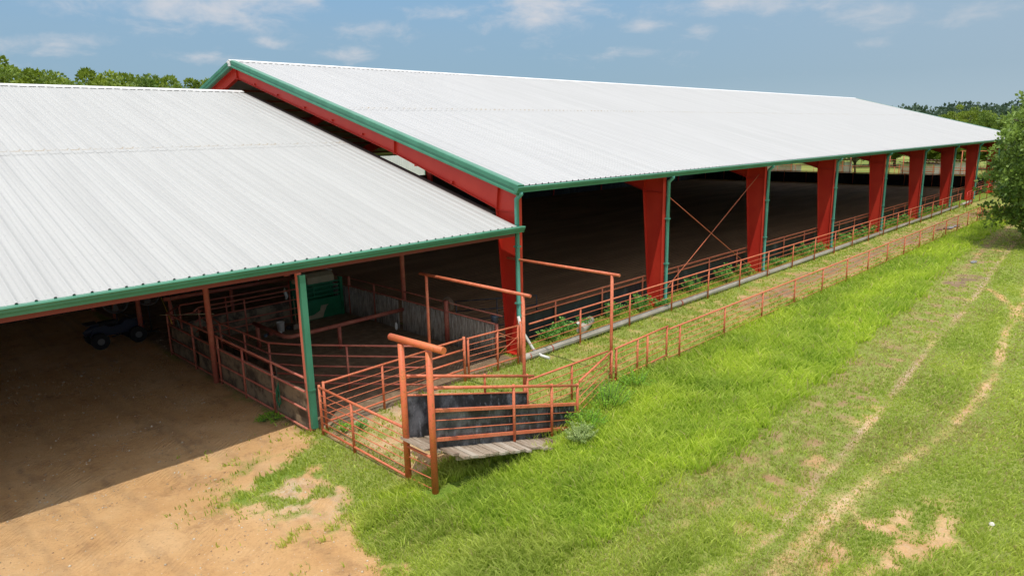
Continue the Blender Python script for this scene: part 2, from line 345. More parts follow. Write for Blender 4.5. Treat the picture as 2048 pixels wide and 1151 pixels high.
soil = t.mix(t.math('MULTIPLY', t.math('MULTIPLY', t.attr('white'), t.mr(nB, .3, .7, .35, 1)), t.mr(t.noise(3.5, 6, .8), .38, .6, .15, 1)), soil, (.74,.66,.52))
v2 = t.n('ShaderNodeTexVoronoi'); v2.inputs['Scale'].default_value = 3.1; t.l(t.pos(), v2.inputs['Vector'])
soil = t.mix(t.math('MULTIPLY', t.mr(t.noise(1.1, 6, .8), .52, .66), .4), soil, (.28,.15,.07))
turf = t.ramp(nB, [(.3, (.15,.20,.03)), (.5, (.25,.31,.06)), (.72, (.40,.40,.13))])
lushc = t.ramp(nB, [(.3, (.09,.17,.02)), (.5, (.18,.29,.03)), (.75, (.28,.38,.07))])
turf = t.mix(t.attr('lush'), turf, lushc)
far_c = t.mix(t.mr(t.noise(.05, 4), .4, .6), (.16,.22,.045), (.25,.27,.07)); turf = t.mix(t.attr('far'), turf, far_c)
ms = t.math('ADD', t.attr('bare'), t.math('ADD', t.math('MULTIPLY', t.math('SUBTRACT', t.noise(34, 5, .8), .5), 1.6), t.math('MULTIPLY', t.math('SUBTRACT', t.noise(5, 6, .8), .5), .9)))
t.color(t.mix(t.mr(ms, .25, .85), turf, soil))
w = t.n('ShaderNodeTexWave', wave_type='BANDS', bands_direction='X'); w.inputs['Scale'].default_value = 3.2; w.inputs['Distortion'].default_value = 2.5; w.inputs['Detail'].default_value = 2
t.l(t.pos((1,1,1), (0,0,.9)), w.inputs['Vector'])
tread = t.math('MULTIPLY', w.outputs['Fac'], t.mr(t.noise(.7, 3), .5, .6))
t.bump(t.math('ADD', t.math('ADD', t.math('MULTIPLY', tread, .5), t.math('ADD', nB, t.math('MULTIPLY', t.noise(4.5, 6, .75), 1.6))), t.math('MULTIPLY', t.noise(60, 4, .7), .5)), .9, .045)
ground = fast_mesh('ground', np.stack([gx, gy, gz], 1), quads, np.full(len(quads), 4), M_ground, None,
    dict(bare=bare, mud=mudt, white=white, lush=lush, far=sstep(70, 110, far_)), True)
tag(ground, 'tan dirt yard and thin turf around the covered arena', 'ground', kind='structure')

# grass
def grass_material(name, lo, hi, tip):
    M = mat(name, lo, .55, 0, .25); t = NT(M)
    c = t.mix(t.attr('tone'), lo, hi); c = t.mix(t.math('MULTIPLY', t.attr('tip'), .6), c, tip)
    c = t.mix(t.attr('dry'), c, (.60,.49,.25)); t.color(c)
    tr = t.n('ShaderNodeBsdfTranslucent'); t.l(c, tr.inputs[0]); mx_ = t.n('ShaderNodeMixShader'); mx_.inputs[0].default_value = .42
    out = t.t.nodes['Material Output']; t.l(t.b.outputs[0], mx_.inputs[1]); t.l(tr.outputs[0], mx_.inputs[2]); t.l(mx_.outputs[0], out.inputs[0])
    return M
M_tall = grass_material('long_grass_blades', (.22,.42,.015), (.60,.76,.04), (.86,.90,.24))
M_short = grass_material('short_turf_blades', (.28,.43,.03), (.56,.67,.09), (.76,.77,.26))
def blades(name, label, n, accept, hgt, lean, M, rmin=7., rmax=75., a0=-15, a1=95, wk=.0011, wmin=.006, dryf=None):
    a = np.radians(rng.uniform(a0, a1, n)); r = rmin*(rmax/rmin)**rng.uniform(0, 1, n)
    x = cam_loc.x + r*np.cos(a); y = cam_loc.y + r*np.sin(a)
    keep = rng.uniform(0, 1, n) < accept(x, y); x, y, r = x[keep], y[keep], r[keep]; n = len(x)
    tone = np.clip(fbm(x*.45, y*.9, 4, 30)*1.7-.32 + rng.normal(0, .17, n), 0, 1)
    cl = fbm(x*1.3, y*1.3, 3, 31)
    h = hgt(x, y)*(.5+cl)*rng.uniform(.55, 1.25, n); w = np.maximum(wmin, wk*r)*rng.uniform(.6, 1.3, n)
    th = rng.uniform(0, 2*math.pi, n); la = lean + rng.normal(0, .9, n); lk = rng.uniform(.25, .9, n)
    dx, dy = np.cos(la)*lk*h, np.sin(la)*lk*h; z = height(x, y); sx, sy = np.cos(th)*w, np.sin(th)*w
    V = np.empty((n, 5, 3)); hz = h*np.sqrt(np.maximum(.1, 1-.6*lk*lk))
    V[:,0] = np.stack([x-sx, y-sy, z-.01], 1); V[:,1] = np.stack([x+sx, y+sy, z-.01], 1)
    V[:,2] = np.stack([x+sx*.8+dx*.35, y+sy*.8+dy*.35, z+hz*.6], 1); V[:,3] = np.stack([x-sx*.8+dx*.35, y-sy*.8+dy*.35, z+hz*.6], 1)
    V[:,4] = np.stack([x+dx, y+dy, z+hz], 1)
    b = (np.arange(n)*5)[:,None]; L = np.concatenate([b+np.array([0,1,2,3]), b+np.array([3,2,4])], 1).ravel()
    sz = np.tile([4, 3], n); tp = np.tile([0,0,.45,.45,1], n)
    dry = (rng.uniform(0,1,n) < (dryf(x, y) if dryf else .06)).astype(float)*rng.uniform(.4,1,n)
    o = fast_mesh(name, V.reshape(-1,3), L, sz, M, None, dict(tone=np.repeat(tone,5), tip=tp, dry=np.repeat(dry,5)))
    return tag(o, label, 'grass', kind='stuff')
def drystrip(x, y):
    rb = pl(x, [(-9.5,-5.6),(-7.6,-6.1),(-6.9,-6.9),(-6.3,-8.2),(-5,-8.35),(-3.2,-8.1),(-1.4,-8.3),(2,-8.2),(6,-8.0),(10.5,-7.7),(17,-7.4),(24,-6.7),(34,-5.9),(44,-5.6),(90,-5)])
    r1 = pl(x, [(-9,-9.9),(-6.4,-9.9),(-4.6,-10.42),(.6,-10.3),(5,-10.0),(10,-9.6),(16.5,-9.3),(21,-8.95),(30,-8.2),(60,-6)])
    w_ = np.maximum(rb-(r1+.45), .3); return sstep(.1,-.1,y-rb)*sstep(-.1,.35,y-r1-.2)*sstep(-7,-3,x)*sstep(.25,.5,fbm(x*.5,y*1.4,4,88)+.1)
def trk(x, y):
    r1 = pl(x, [(-9,-9.9),(-6.4,-9.9),(-4.6,-10.42),(-3.2,-10.53),(.6,-10.3),(5,-10.0),(10,-9.6),(16.5,-9.3),(21,-8.95),(30,-8.2),(60,-6)])
    r2 = pl(x, [(-9,-11.3),(-4.3,-11.0),(0,-11.2),(2.2,-11.6),(6,-11.8),(9,-11.7),(14,-11.1),(20,-10.7),(30,-9.8),(60,-7.5)])
    r3 = pl(x, [(0,-14.2),(9,-13.5),(16,-11.6),(21,-9.5),(23,-8.0),(26,-7.4),(32,-6.9),(40,-6.4),(60,-5.4)])
    r4 = pl(x, [(0,-15.6),(9,-14.9),(16,-13.1),(21,-11.2),(26,-9.5),(34,-8.4),(60,-6.6)])
    return np.clip(np.exp(-((y-r1)/.42)**2) + np.exp(-((y-r2)/.55)**2) + (np.exp(-((y-r3)/.45)**2) + .8*np.exp(-((y-r4)/.4)**2))*sstep(6,16,x), 0, 1)
def in_out(x, y): return ~((y > .95) & (y < 39.5)) | (x > 88)
def acc_tall(x, y):
    b_, m_, w_, l_, ta, si = cover(x, y); return np.clip(ta, 0, 1)*in_out(x, y)*(1-((x > -7.1) & (x < -2.6) & (y > -5.15) & (y < -3.85)))
blades('long_grass', 'bright green long windblown grass outside the lane fence', 1000000, acc_tall,
       lambda x, y: .20+.07*(y < -4.6)*(x > -3)+.14*fbm(x*.5, y*.9, 3, 77), 3.6, M_tall, wk=.0008, wmin=.0045, dryf=lambda x, y: .05+0*x)
def acc_short(x, y):
    b_, m_, w_, l_, ta, si = cover(x, y)
    braw = b_; b_ = np.clip(b_ + (fbm(x*5, y*5, 4, 50)-.5)*1.5, 0, 1)
    return np.maximum(np.clip(1-1.15*b_, .0, 1), .38*trk(x, y)*sstep(-8,-6,x))*(ta < .6)*(braw < .985)*in_out(x, y)*(1-.3*drystrip(x, y))*(.5+.5*fbm(x*2, y*2, 3, 51))*(1-.5*(y > -4)*(y < -.5))
blades('short_grass', 'short olive green and straw turf along tracks and lane', 1300000, acc_short,
       lambda x, y: .075-.035*trk(x, y)+.16*(1-trk(x, y))*(1-drystrip(x, y))*sstep(.46,.66,fbm(x*.22+y*.05, y*1.1-x*.08, 3, 60))*(y < -4)+.05*fbm(x, y, 2, 63)+.10*cover(x, y)[3], 3.6, M_short,
       wk=.0009, wmin=.0045, dryf=lambda x, y: np.clip(.62-1.2*fbm(x*.25, y*.9, 3, 62)+.6*trk(x, y)+.12*(y > -4)+.42*drystrip(x, y)-.5*(1-drystrip(x, y))*sstep(.50,.68,fbm(x*.22+y*.05, y*1.1-x*.08, 3, 60)), 0.03, .85))

# arena floor and puddles
def sheet(name, x0, x1, y0, y1, z, mat_, label, kind='structure', seg=1):
    b = MB(); b.add([(x0,y0,z),(x1,y0,z),(x1,y1,z),(x0,y1,z)], [(0,1,2,3)]); o = b.build(name, mat_); return tag(o, label, 'floor', kind=kind)
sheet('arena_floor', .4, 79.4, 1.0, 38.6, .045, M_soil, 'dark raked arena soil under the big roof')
M_water = mat('muddy_water', (.25,.2,.15), .03, 0, .8)
for i, (px_, py_, a_, b_) in enumerate([(41.6,-3.1,.9,.28),(40.2,-2.85,.5,.18),(28.0,-7.35,.5,.14),(43.0,-3.3,.6,.2)]):
    b = MB(); k = 26; z0 = .03
    b.add([(px_+a_*math.cos(q*6.2832/k)*(.8+.3*random.random()), py_+b_*math.sin(q*6.2832/k)*(.8+.3*random.random()), z0+.02) for q in range(k)], [tuple(range(k))])
    tag(b.build('puddle', M_water), 'shallow rain puddle reflecting the sky', 'puddle', kind='structure')

# ------------------------------------------------------------------ the big barn over the arena
He, Hr, Wd, X0, X1 = 5.64, 10.99, 19.4, .34, 86.8
k_ = (Hr-He)/(Wd+.2)
def zr(y): return He + (y+.2)*k_ if y <= Wd else He + (2*Wd+.2-y)*k_
def ribbed(name, parent, x0, x1, pe, pr, M, pitch=.305, h=.038):
    """ribbed sheets from eave (y,z) to ridge (y,z), in two lapped lengths"""
    prof = []; x = x0
    while x < x1-.01:
        for d, z in ((0,0),(.100,0),(.108,.006),(.126,.006),(.134,0),(.235,0),(.252,h),(.285,h)):
            if x+d < x1: prof.append((x+d, z))
        x += pitch
    prof.append((x1, 0)); P = np.array(prof); pe, pr = np.array(pe), np.array(pr); d = pr-pe; n = np.array([-d[1], d[0]]); n = n/np.hypot(*n)*(1 if d[0] > 0 else -1)
    V = []; L = []; o = 0; m_ = len(P)
    for s0, s1, lift in ((0,.503,0),(.497,1,.006)):
        for s in (s0, s1):
            c = pe + d*s; lf = lift if s == s0 else 0
            V.append(np.stack([P[:,0], c[0]+n[0]*(P[:,1]+lf), c[1]+n[1]*(P[:,1]+lf)], 1))
        i = np.arange(m_-1); L.append(np.stack([o+i, o+i+1, o+m_+i+1, o+m_+i], 1)); o += 2*m_
    V = np.concatenate(V); L = np.concatenate(L)
    if d[0] < 0: L = L[:, ::-1]
    return fast_mesh(name, V, L, np.full(len(L), 4), M, parent)
barn = thing('arena_barn', 'huge open-sided barn with white ribbed roof, green trim and red tapered columns', 'barn', (0,0,0))
ribbed('roof', barn, X0+.06, X1, (-.2, He), (Wd-.06, Hr), M_roof_a)['label'] = 'white roof slope above the lane'
ribbed('roof', barn, X0+.06, X1, (2*Wd+.2, He), (Wd+.06, Hr), M_roof_a)['label'] = 'far white roof slope'
b = MB(); b.sweep([(-.12, He-.09), (Wd, Hr-.10), (2*Wd+.12, He-.09), (2*Wd+.12, He-.10), (Wd, Hr-.112), (-.12, He-.10)], (X0+.25,0,0), (X1-.05,0,0), (0,1,0), (0,0,1)); b.build('roof_liner', M_liner, barn)
b = MB(); hp = .045
b.sweep([(Wd-.26, Hr-.26*k_+hp), (Wd-.26, Hr-.26*k_+hp+.008), (Wd-.05, Hr+hp+.01), (Wd, Hr+hp+.035), (Wd+.05, Hr+hp+.01), (Wd+.30, Hr-.30*k_+hp), (Wd+.30, Hr-.30*k_+hp-.03), (Wd, Hr+hp+.012)], (X0-.02,0,0), (X1+.02,0,0), (0,1,0), (0,0,1)); b.build('ridge_cap', M_white, barn)
b = MB(); b.box((X0+.0, Wd, Hr-.12), (.05,.22,.26)); b.box((X0-.04, Wd, Hr-.05), (.05,.12,.12)); b.build('ridge_end_cap', M_white, barn)
gp = [(-.17,0),(-.34,.0),(-.36,-.025),(-.34,-.055),(-.335,-.10),(-.30,-.125),(-.29,-.19),(-.17,-.19)]
def gutter(parent, x0, x1, z, side_=1, yo=0.):
    b = MB(); b.sweep([((yo+a*side_), z+c_) for a, c_ in gp][::side_], (x0,0,0), (x1,0,0), (0,1,0), (0,0,1)); return b.build('gutter', M_green, parent)
gutter(barn, X0-.02, X1, He-.015); gutter(barn, X0-.02, X1, He-.015, -1, 2*Wd)
# rake trim: stepped profile swept down each slope
rp = [(.30,.06),(.04,.075),(0,.055),(0,-.08),(.03,-.10),(.03,-.17),(.0,-.19),(.0,-.25),(.06,-.28),(.22,-.28),(.24,-.05)]
nrm = Vector((0,-k_,1)).normalized()
for x_, sg in ((X0, 1), (X1, -1)):
    b = MB(); b.sweep([(a*sg, c_) for a, c_ in rp], (x_,-.30,He-.10*k_), (x_,Wd-.10,Hr-.10*k_), (1,0,0), nrm); b.build('rake_trim', M_green, barn)
    b = MB(); b.sweep([(a*sg, c_) for a, c_ in rp], (x_,2*Wd+.30,He-.10*k_), (x_,Wd+.10,Hr-.10*k_), (1,0,0), Vector((0,k_,1)).normalized()); b.build('rake_trim', M_green, barn)
def frame(x, hw=.11):
    """one tapered rigid frame: two columns and two rafters"""
    f = bpy.data.objects.new('steel_frame', None)
    web = MB(); top = lambda y: zr(y)-.22
    col = [(.02,0),(.60,0),(.97,4.80),(.98,4.86),(6.5,6.62),(Wd,10.2)]
    outer = [(.02,top(.02)),(Wd,top(Wd))]
    for mir in (1, -1):
        Y = lambda y: y if mir == 1 else 2*Wd-y
        quads_ = [((.02,0),(.60,0),(.97,4.80),(.02,4.80)), ((.02,4.80),(.97,4.80),(.98,4.86),(.02,top(.02))), ((.02,top(.02)),(.98,4.86),(.95,top(.95))),
                  ((.98,4.86),(6.5,6.62),(6.5,top(6.5)),(.95,top(.95))), ((6.5,6.62),(Wd,10.2),(Wd,top(Wd)),(6.5,top(6.5)))]
        for q in quads_: web.sweep([(Y(a), c_) for a, c_ in q], (x-.006,0,0), (x+.006,0,0), (0,1,0), (0,0,1))
        def strip(p, q, w=hw, th=.014):
            d = Vector((0, q[0]-p[0], q[1]-p[1])); n_ = Vector((0,-d.z,d.y)).normalized()
            A, B = Vector((x, Y(p[0]), p[1])), Vector((x, Y(q[0]), q[1])); n2 = Vector((0, n_.y*mir, n_.z))
            web.sweep([(-w,-th/2),(w,-th/2),(w,th/2),(-w,th/2)], A, B, (1,0,0), n2)
        strip((.60,0),(.97,4.80)); strip((.97,4.80),(.98,4.86)); strip((.012,0),(.012,top(0)));  strip((.98,4.86),(6.5,6.62)); strip((6.5,6.62),(Wd,10.2)); strip((.02,top(.02)),(Wd,top(Wd)))
        strip((.02,4.80),(.96,4.80),.075,.012); strip((.98,4.84),(.86,top(.86)),.10,.02); strip((6.5,6.56),(6.42,top(6.42)),.10,.025)
        for yy in (3.2, 5.2, 8.6, 10.8, 13, 15.4, 17.6): web.box((x-.05, Y(yy), zr(yy)-.22-(.52 if yy > 6 else .75)+.03), (.09,.09,.07))
        web.box((x, Y(.31), .04), (.34,.74,.03))
    web.box((x, Wd, 10.42), (.20,.03,.60))
    return web.build('steel_frame', M_steel, barn)
bays = [.72] + [9.14*i for i in range(1, 10)] + [86.3]
for x in bays: frame(x)
def downspout(x, zt, parent, M=M_down, zb=.10, y=-.075, w=.075, mir=None):
    b = MB(); Y = (lambda q: q) if mir is None else (lambda q: 2*mir-q)
    b.path([(x, Y(-.26), zt-.19), (x, Y(-.26), zt-.26), (x, Y(y), zt-.42), (x, Y(y), zb+.1), (x, Y(y-.10), zb)], w, 8)
    for z in (zt*.66, zt*.33): b.box((x, Y(y), z), (.19,.165,.05))
    return b.build('downspout', M, parent)
for x in bays[1:-1]: downspout(x+.16, He, barn)
downspout(.52, He, barn, zb=1.38)
for x in bays[:-1]: downspout(x+.16, He, barn, mir=Wd)
for i in range(12):
    for mir in (0, 1):
        y = 1.2+i*1.62; yy = y if not mir else 2*Wd-y
        MB().box(((X0+X1)/2, yy, zr(y)-.165), (X1-X0-.5,.06,.11)).build('purlin', M_purlin, barn)
def brace(xa, xb):
    for a, c_ in (((xa+.02,.35,5.0),(xb-.02,.35,.15)), ((xa+.02,.35,.15),(xb-.02,.35,5.0))): MB().tube(a, c_, .017, 6).build('cross_brace', M_pipe, barn)
brace(9.14, 18.28); brace(64.0, 73.1)
# far side wall: closed metal sheeting with one open upper bay
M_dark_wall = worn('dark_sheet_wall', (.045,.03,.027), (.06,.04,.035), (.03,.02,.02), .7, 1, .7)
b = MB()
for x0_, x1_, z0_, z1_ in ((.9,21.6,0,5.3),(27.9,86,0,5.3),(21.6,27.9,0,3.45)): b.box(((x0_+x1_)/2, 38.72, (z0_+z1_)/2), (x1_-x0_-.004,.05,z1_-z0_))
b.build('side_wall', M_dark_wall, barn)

# kick wall with twin rails round the arena
M_kick = mat('black_rubber_panel', (.015,.017,.022), .55, 0, .4); t = NT(M_kick)
t.color(t.mix(t.mr(t.noise(1.4, 5, .7, t.pos((1,1,.4))), .5, .75), (.012,.014,.02), (.07,.08,.095))); t.bump(t.noise(1.5, 3), .6, .05)
kw = thing('kick_wall', 'black kick wall topped by two red rails behind the barn columns', 'barrier', (0,.85,0))
MB().box((40.1,.90,.51), (77.6,.04,1.0)).build('wall_panel', M_kick, kw)
MB().tube((1.3,.82,1.26), (79,.82,1.26), .034).build('top_rail', M_pipe, kw); MB().tube((1.3,.82,1.06), (79,.82,1.06), .030).build('lower_rail', M_pipe, kw)
x = 3.35
while x < 79:
    MB().tube((x,.82,0), (x,.82,1.23), .036).build('post', M_pipe, kw); x += 2.79
ke = thing('kick_wall', 'black kick wall closing the far end of the arena', 'barrier', (79.2,19,0))
MB().box((79.2,19.8,.7), (.05,37.6,1.4)).build('wall_panel', M_kick, ke)
MB().tube((79.1,1,1.5), (79.1,38.5,1.5), .04).build('top_rail', M_pipe, ke)
for i in range(13): MB().tube((79.1,1.2+i*3,0), (79.1,1.2+i*3,1.48), .04).build('post', M_pipe, ke)
kf = thing('kick_wall', 'black kick wall along the far long side of the arena', 'barrier', (40,38,0))
MB().box((40,38.3,.7), (78,.05,1.4)).build('wall_panel', M_kick, kf)

# ------------------------------------------------------------------ lower front barn
Le, Lr, LW, LX0, LX1 = 4.38, 9.48, 18.5, -30.0, .42
lk_ = (Lr-Le)/(LW+.2)
def zl(y): return Le + (y+.2)*lk_
lb = thing('cattle_barn', 'lower white-roofed barn with green eave over the yard and pens', 'barn', (-15,0,0))
ribbed('roof', lb, LX0, LX1, (-.2, Le), (LW-.06, Lr), M_roof_b)['label'] = 'white roof slope above the dirt yard'
ribbed('roof', lb, LX0, LX1, (2*LW+.2, Le), (LW+.06, Lr), M_roof_b)['label'] = 'far white roof slope'
b = MB(); b.sweep([(-.12, Le-.09), (LW, Lr-.10), (2*LW+.12, Le-.09), (2*LW+.12, Le-.10), (LW, Lr-.112), (-.12, Le-.10)], (LX0+.05,0,0), (LX1-.02,0,0), (0,1,0), (0,0,1)); b.build('roof_liner', M_liner, lb)
b = MB(); b.sweep([(LW-.26, Lr-.26*lk_+hp), (LW-.26, Lr-.26*lk_+hp+.008), (LW-.05, Lr+hp+.01), (LW, Lr+hp+.03), (LW+.05, Lr+hp+.01), (LW+.30, Lr-.30*lk_+hp), (LW+.30, Lr-.30*lk_+hp-.03), (LW, Lr+hp+.01)], (LX0-.02,0,0), (LX1+.01,0,0), (0,1,0), (0,0,1)); b.build('ridge_cap', M_white, lb)
gutter(lb, LX0, LX1+.20, Le+.006); gutter(lb, LX0, LX1+.20, Le-.015, -1, 2*LW)
for mir in (0, 1):
    y0_, y1_ = (-.2, LW) if not mir else (2*LW+.2, LW)
    b = MB(); b.sweep([(0,.05),(-.04,.05),(-.04,-.22),(0,-.22)], (LX0,y0_,Le), (LX0,y1_,Lr), (1,0,0), (0,0,1)); b.build('rake_trim', M_green, lb)
M_post_pink = worn('pinkish_red_post', (.62,.17,.11), (.66,.22,.15), (.45,.12,.07), .5, 2, .7)  # pinker and lighter red than the other barn columns
def lpost(x, y, r=.07, z=None, M=M_pipe_dark): MB().tube((x,y,0), (x,y,(zl(y) if z is None else z)-.25), r, 12).build('column', M, lb)
b = MB(); b.sweep([(-.02,-.05),(.38,-.05),(.38,-.07),(-.02,-.07)], (LX1,1.1,zl(1.1)), (LX1,LW,Lr), (1,0,0), (0,0,1)); b.build('sun_block_strip', M_dark_wall, lb)  # added strip: stops sun through the roof gap, dark to read as shade
for x in (-14.8, -22.2, -29.6):
    for y in (-.05, 5.25, 12, LW): lpost(x, y)
for y in (5.25, 12, 15.2, LW): lpost(-7.3, y, .085)
for y in (5.72, 11.8, LW): lpost(.17, y, .085)
MB().box((-7.06,-.07,2.03), (.11,.11,4.08)).build('column', M_post_pink, lb)
b = MB(); b.box((-7.035,-.19,2.05), (.15,.11,3.95)); b.box((-7.035,-.195,1.1), (.165,.13,.04)); b.build('downspout', M_green, lb)
for y in (-.05, 5.25, 12): MB().box(((LX0+LX1)/2, y, zl(y)-.24), (LX1-LX0-.1,.14,.22)).build('eave_beam', M_purlin, lb)
for x in (-7.3, -14.8, -22.2):
    b = MB(); b.sweep([(-.07,-.42),(.07,-.42),(.07,-.26),(-.07,-.26)], (x,0,zl(0)), (x,LW,Lr), (1,0,0), (0,0,1)); b.build('rafter', M_purlin, lb)
# ribbed dark back wall under the ridge
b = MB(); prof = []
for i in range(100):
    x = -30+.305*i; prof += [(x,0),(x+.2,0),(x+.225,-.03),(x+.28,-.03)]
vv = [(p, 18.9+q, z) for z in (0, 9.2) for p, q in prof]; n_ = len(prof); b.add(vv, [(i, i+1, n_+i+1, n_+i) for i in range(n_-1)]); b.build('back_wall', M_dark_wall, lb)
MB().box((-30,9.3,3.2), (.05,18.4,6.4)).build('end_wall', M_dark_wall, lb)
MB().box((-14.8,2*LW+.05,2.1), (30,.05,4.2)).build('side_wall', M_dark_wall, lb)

# ------------------------------------------------------------------ pipe fences
def fence(name, label, cat, pts, posts, rails, rr=.030, pr=.034, M=M_pipe, ptop=None, group=None, rod_r=.011, thick=()):
    """rails follow the polyline pts [(x,y,ztop)], rails = heights below the top (m); posts = [(x,y,ztop)]"""
    cx, cy = pts[0][0], pts[0][1]; f = thing(name, label, cat, (cx,cy,0), group)
    MB().path([(x,y,z) for x,y,z in pts], rr).build('top_rail', M, f)
    for i, d in enumerate(rails):
        th = i in thick
        MB().path([(x,y,z-d) for x,y,z in pts], rr*.9 if th else rod_r, 6).build('rail' if th else 'rod', M, f)
    for x, y, z in posts: MB().tube((x,y,-.05), (x,y,z), pr).build('post', M, f)
    return f
F1y, F2y = -.64, -3.97
p1 = [3.0+2.945*k for k in range(19)]
fence('pipe_fence', 'red pipe fence running beside the long grey ground pipe', 'fence', [(.42,F1y,1.28),(56.5,F1y,1.24)], [(x,F1y,1.26) for x in p1], (.22,.44,.67,.90))
p2 = [4.0+2.985*k for k in range(15)]
fence('pipe_fence', 'outer red pipe fence between the lane and the long grass', 'fence', [(3.35,F2y,1.10),(47.4,F2y,1.12)], [(x,F2y,1.10) for x in p2]+[(47.4,F2y,1.14),(47.4,F2y+.16,1.14)], (.19,.38,.57,.76,.94))
fence('pipe_fence', 'short red pipe fence across the lane by the leafy tree', 'fence', [(47.5,F2y,1.1),(47.5,-9.5,1.1)], [(47.5,-6.5,1.08),(47.5,-9.5,1.08)], (.2,.4,.6,.8,.98))
fence('pipe_gate', 'red pipe gate resting along the lane fence beside the tall portal post', 'gate', [(.62,-3.86,1.08),(3.45,-3.86,1.16)], [(.70,-3.86,1.08),(1.78,-3.86,1.1),(2.25,-3.90,1.1),(3.40,-3.86,1.14)], (.18,.36,.54,.72,.95), thick=(4,))
fence('pipe_gate', 'bright red barred gate at the far end of the pipe fence', 'gate', [(56.9,-.95,1.32),(60.2,-.75,1.32)], [(56.9,-.95,1.35),(58.5,-.85,1.32),(60.2,-.75,1.35)], (.2,.4,.6,.8,1.12), thick=(4,), M=M_steel)
fence('pipe_fence', 'distant red pipe fence past the barred gate', 'fence', [(60.4,-.7,1.4),(92,-.7,1.4)], [(60.4+3.1*k,-.7,1.38) for k in range(11)], (.25,.5,.75,1.0))
# long ground pipe
M_conc = worn('weathered_grey_pipe', (.40,.37,.30), (.50,.46,.39), (.30,.28,.22), .7, 1.5, .66)
gpipe = thing('ground_pipe', 'long pale grey pipe lying on the ground along the fence', 'pipe', (.3,-.44,0))
MB().path([(.15,-.46,.13)]+[(x,-.44+.025*math.sin(x*.21),.12) for x in range(3, 57, 3)]+[(56.2,-.44,.12)], .115, 14).build('pipe_run', M_conc, gpipe)
for x in (.55, 1.65, 9.9, 18.1, 26.8, 35): MB().tube((x,-.45,.12), (x+.05,-.45,.12), .125, 14).build('pipe_clamp', M_pipe_dark, gpipe)
g2 = thing('ground_pipe', 'short pale pipe piece lying beyond the barred gate', 'pipe', (59,-.44,0))
MB().tube((58.0,-.40,.12), (61.8,-.40,.12), .115, 12).build('pipe_run', M_conc, g2)
b = MB(); b.path([(.42,-.16,1.45),(.46,-.24,1.02),(.93,-.32,.24),(1.0,-.62,.07),(1.03,-.95,.05)], .05, 10); tag(b.build('drain_pipe', M_white_pvc), 'white plastic drain pipe leaning from the corner downspout over the grey pipe', 'pipe')
b = MB(); b.tube((4.05,.20,.10), (5.15,.62,.18), .17, 14); tag(b.build('drain_stub', M_conc), 'thick pale pipe stub by the black kick wall among leafy weeds', 'pipe')
b = MB(); b.tube((3.72,.06,.50), (4.08,.24,.2), .055, 10); tag(b.build('drain_elbow', M_white_pvc), 'white plastic elbow standing above the thick pale pipe stub', 'pipe')

# ------------------------------------------------------------------ tall pipe portals
def portal(label, x, ya, yb, z, p_ys, over=.25):
    f = thing('pipe_portal', label, 'pipe frame', (x, p_ys[0], 0), 'tall red pipe portals over the lane')
    MB().tube((x,ya,z), (x,yb,z), .043, 10).build('crossbar', M_pipe, f)
    for y in p_ys: MB().tube((x,y,-.05), (x,y,z-.03), .045, 10).build('post', M_pipe, f)
portal('tall thin pipe portal standing just behind the loading chute', -2.88, .62, -3.84, 3.30, (.32, -3.58))
portal('tall thin pipe portal beside the barn corner column', .53, .40, -4.06, 3.30, (-.02, -3.80))

# ------------------------------------------------------------------ loading chute
ch = thing('loading_chute', 'orange-red cattle loading chute with plank ramp and black side panels', 'loading chute', (-5,-4.4,0))
sl_ = .275
def zd(x): return .95 - sl_*(x+6.9)           # deck height
MB().tube((-6.93,-3.97,-.1), (-6.93,-3.97,3.06), .071, 14, .066).build('end_post', M_chute, ch); MB().tube((-6.86,-4.80,-.1), (-6.86,-4.80,3.06), .073, 14, .068).build('end_post', M_chute, ch)
MB().tube((-6.92,-3.60,3.14), (-6.86,-5.28,3.17), .072, 16).build('crossbar', M_chute, ch)
M_panel = mat('weathered_black_panel', (.03,.032,.035), .6, 0, .4); t = NT(M_panel)
c = t.mix(t.mr(t.noise(1.6, 6, .7, t.pos((1,1,.8))), .42, .70), (.022,.022,.024), (.16,.165,.18)); c = t.mix(t.mr(t.noise(5, 5, .7, t.pos((1.6,1.6,.7))), .52, .74, 0, .55), c, (.36,.38,.42)); t.color(c); t.bump(t.noise(3, 4), .5, .02)
def slant_panel(y, x0_, x1_, up0, up1, th=.012):
    b = MB(); b.sweep([(x0_, zd(x0_)+up0-.03), (x1_, zd(x1_)+up0-.03), (x1_, zd(x1_)+up1-.05), (x0_, zd(x0_)+up1-.05)], (0,y-th/2,0), (0,y+th/2,0), (1,0,0), (0,0,1)); return b
slant_panel(-3.97, -6.85, -3.15, .03, 1.0).build('side_panel', M_panel, ch)
slant_panel(-4.72, -6.76, -2.25, .03, .86).build('side_panel', M_panel, ch)
def srail(y, x0_, x1_, up, r, name='side_rail', sq=False):
    up -= .05
    b = MB()
    if sq: b.sweep([(-r,-r),(r,-r),(r,r),(-r,r)], (x0_,y,zd(x0_)+up), (x1_,y,zd(x1_)+up), (0,1,0), (0,0,1))
    else: b.tube((x0_,y,zd(x0_)+up), (x1_,y,zd(x1_)+up), r, 8)
    return b.build(name, M_pipe, ch)
srail(-3.97,-6.85,-3.15,1.02,.022)
srail(-4.77,-6.8,-2.22,.90,.034,sq=True); srail(-4.77,-6.8,-2.22,.26,.034,sq=True); srail(-4.77,-6.8,-2.22,.68,.012); srail(-4.77,-6.8,-2.22,.48,.012)
srail(-4.80,-6.8,-2.2,1.40,.036,'hand_rail'); srail(-3.97,-6.85,-2.95,1.45,.036,'hand_rail')
for x in (-4.50,-3.20,-2.22): MB().tube((x,-4.80,zd(x)-.05 if x < -3 else -.1), (x,-4.80,zd(x)+1.40), .034).build('post', M_pipe, ch)
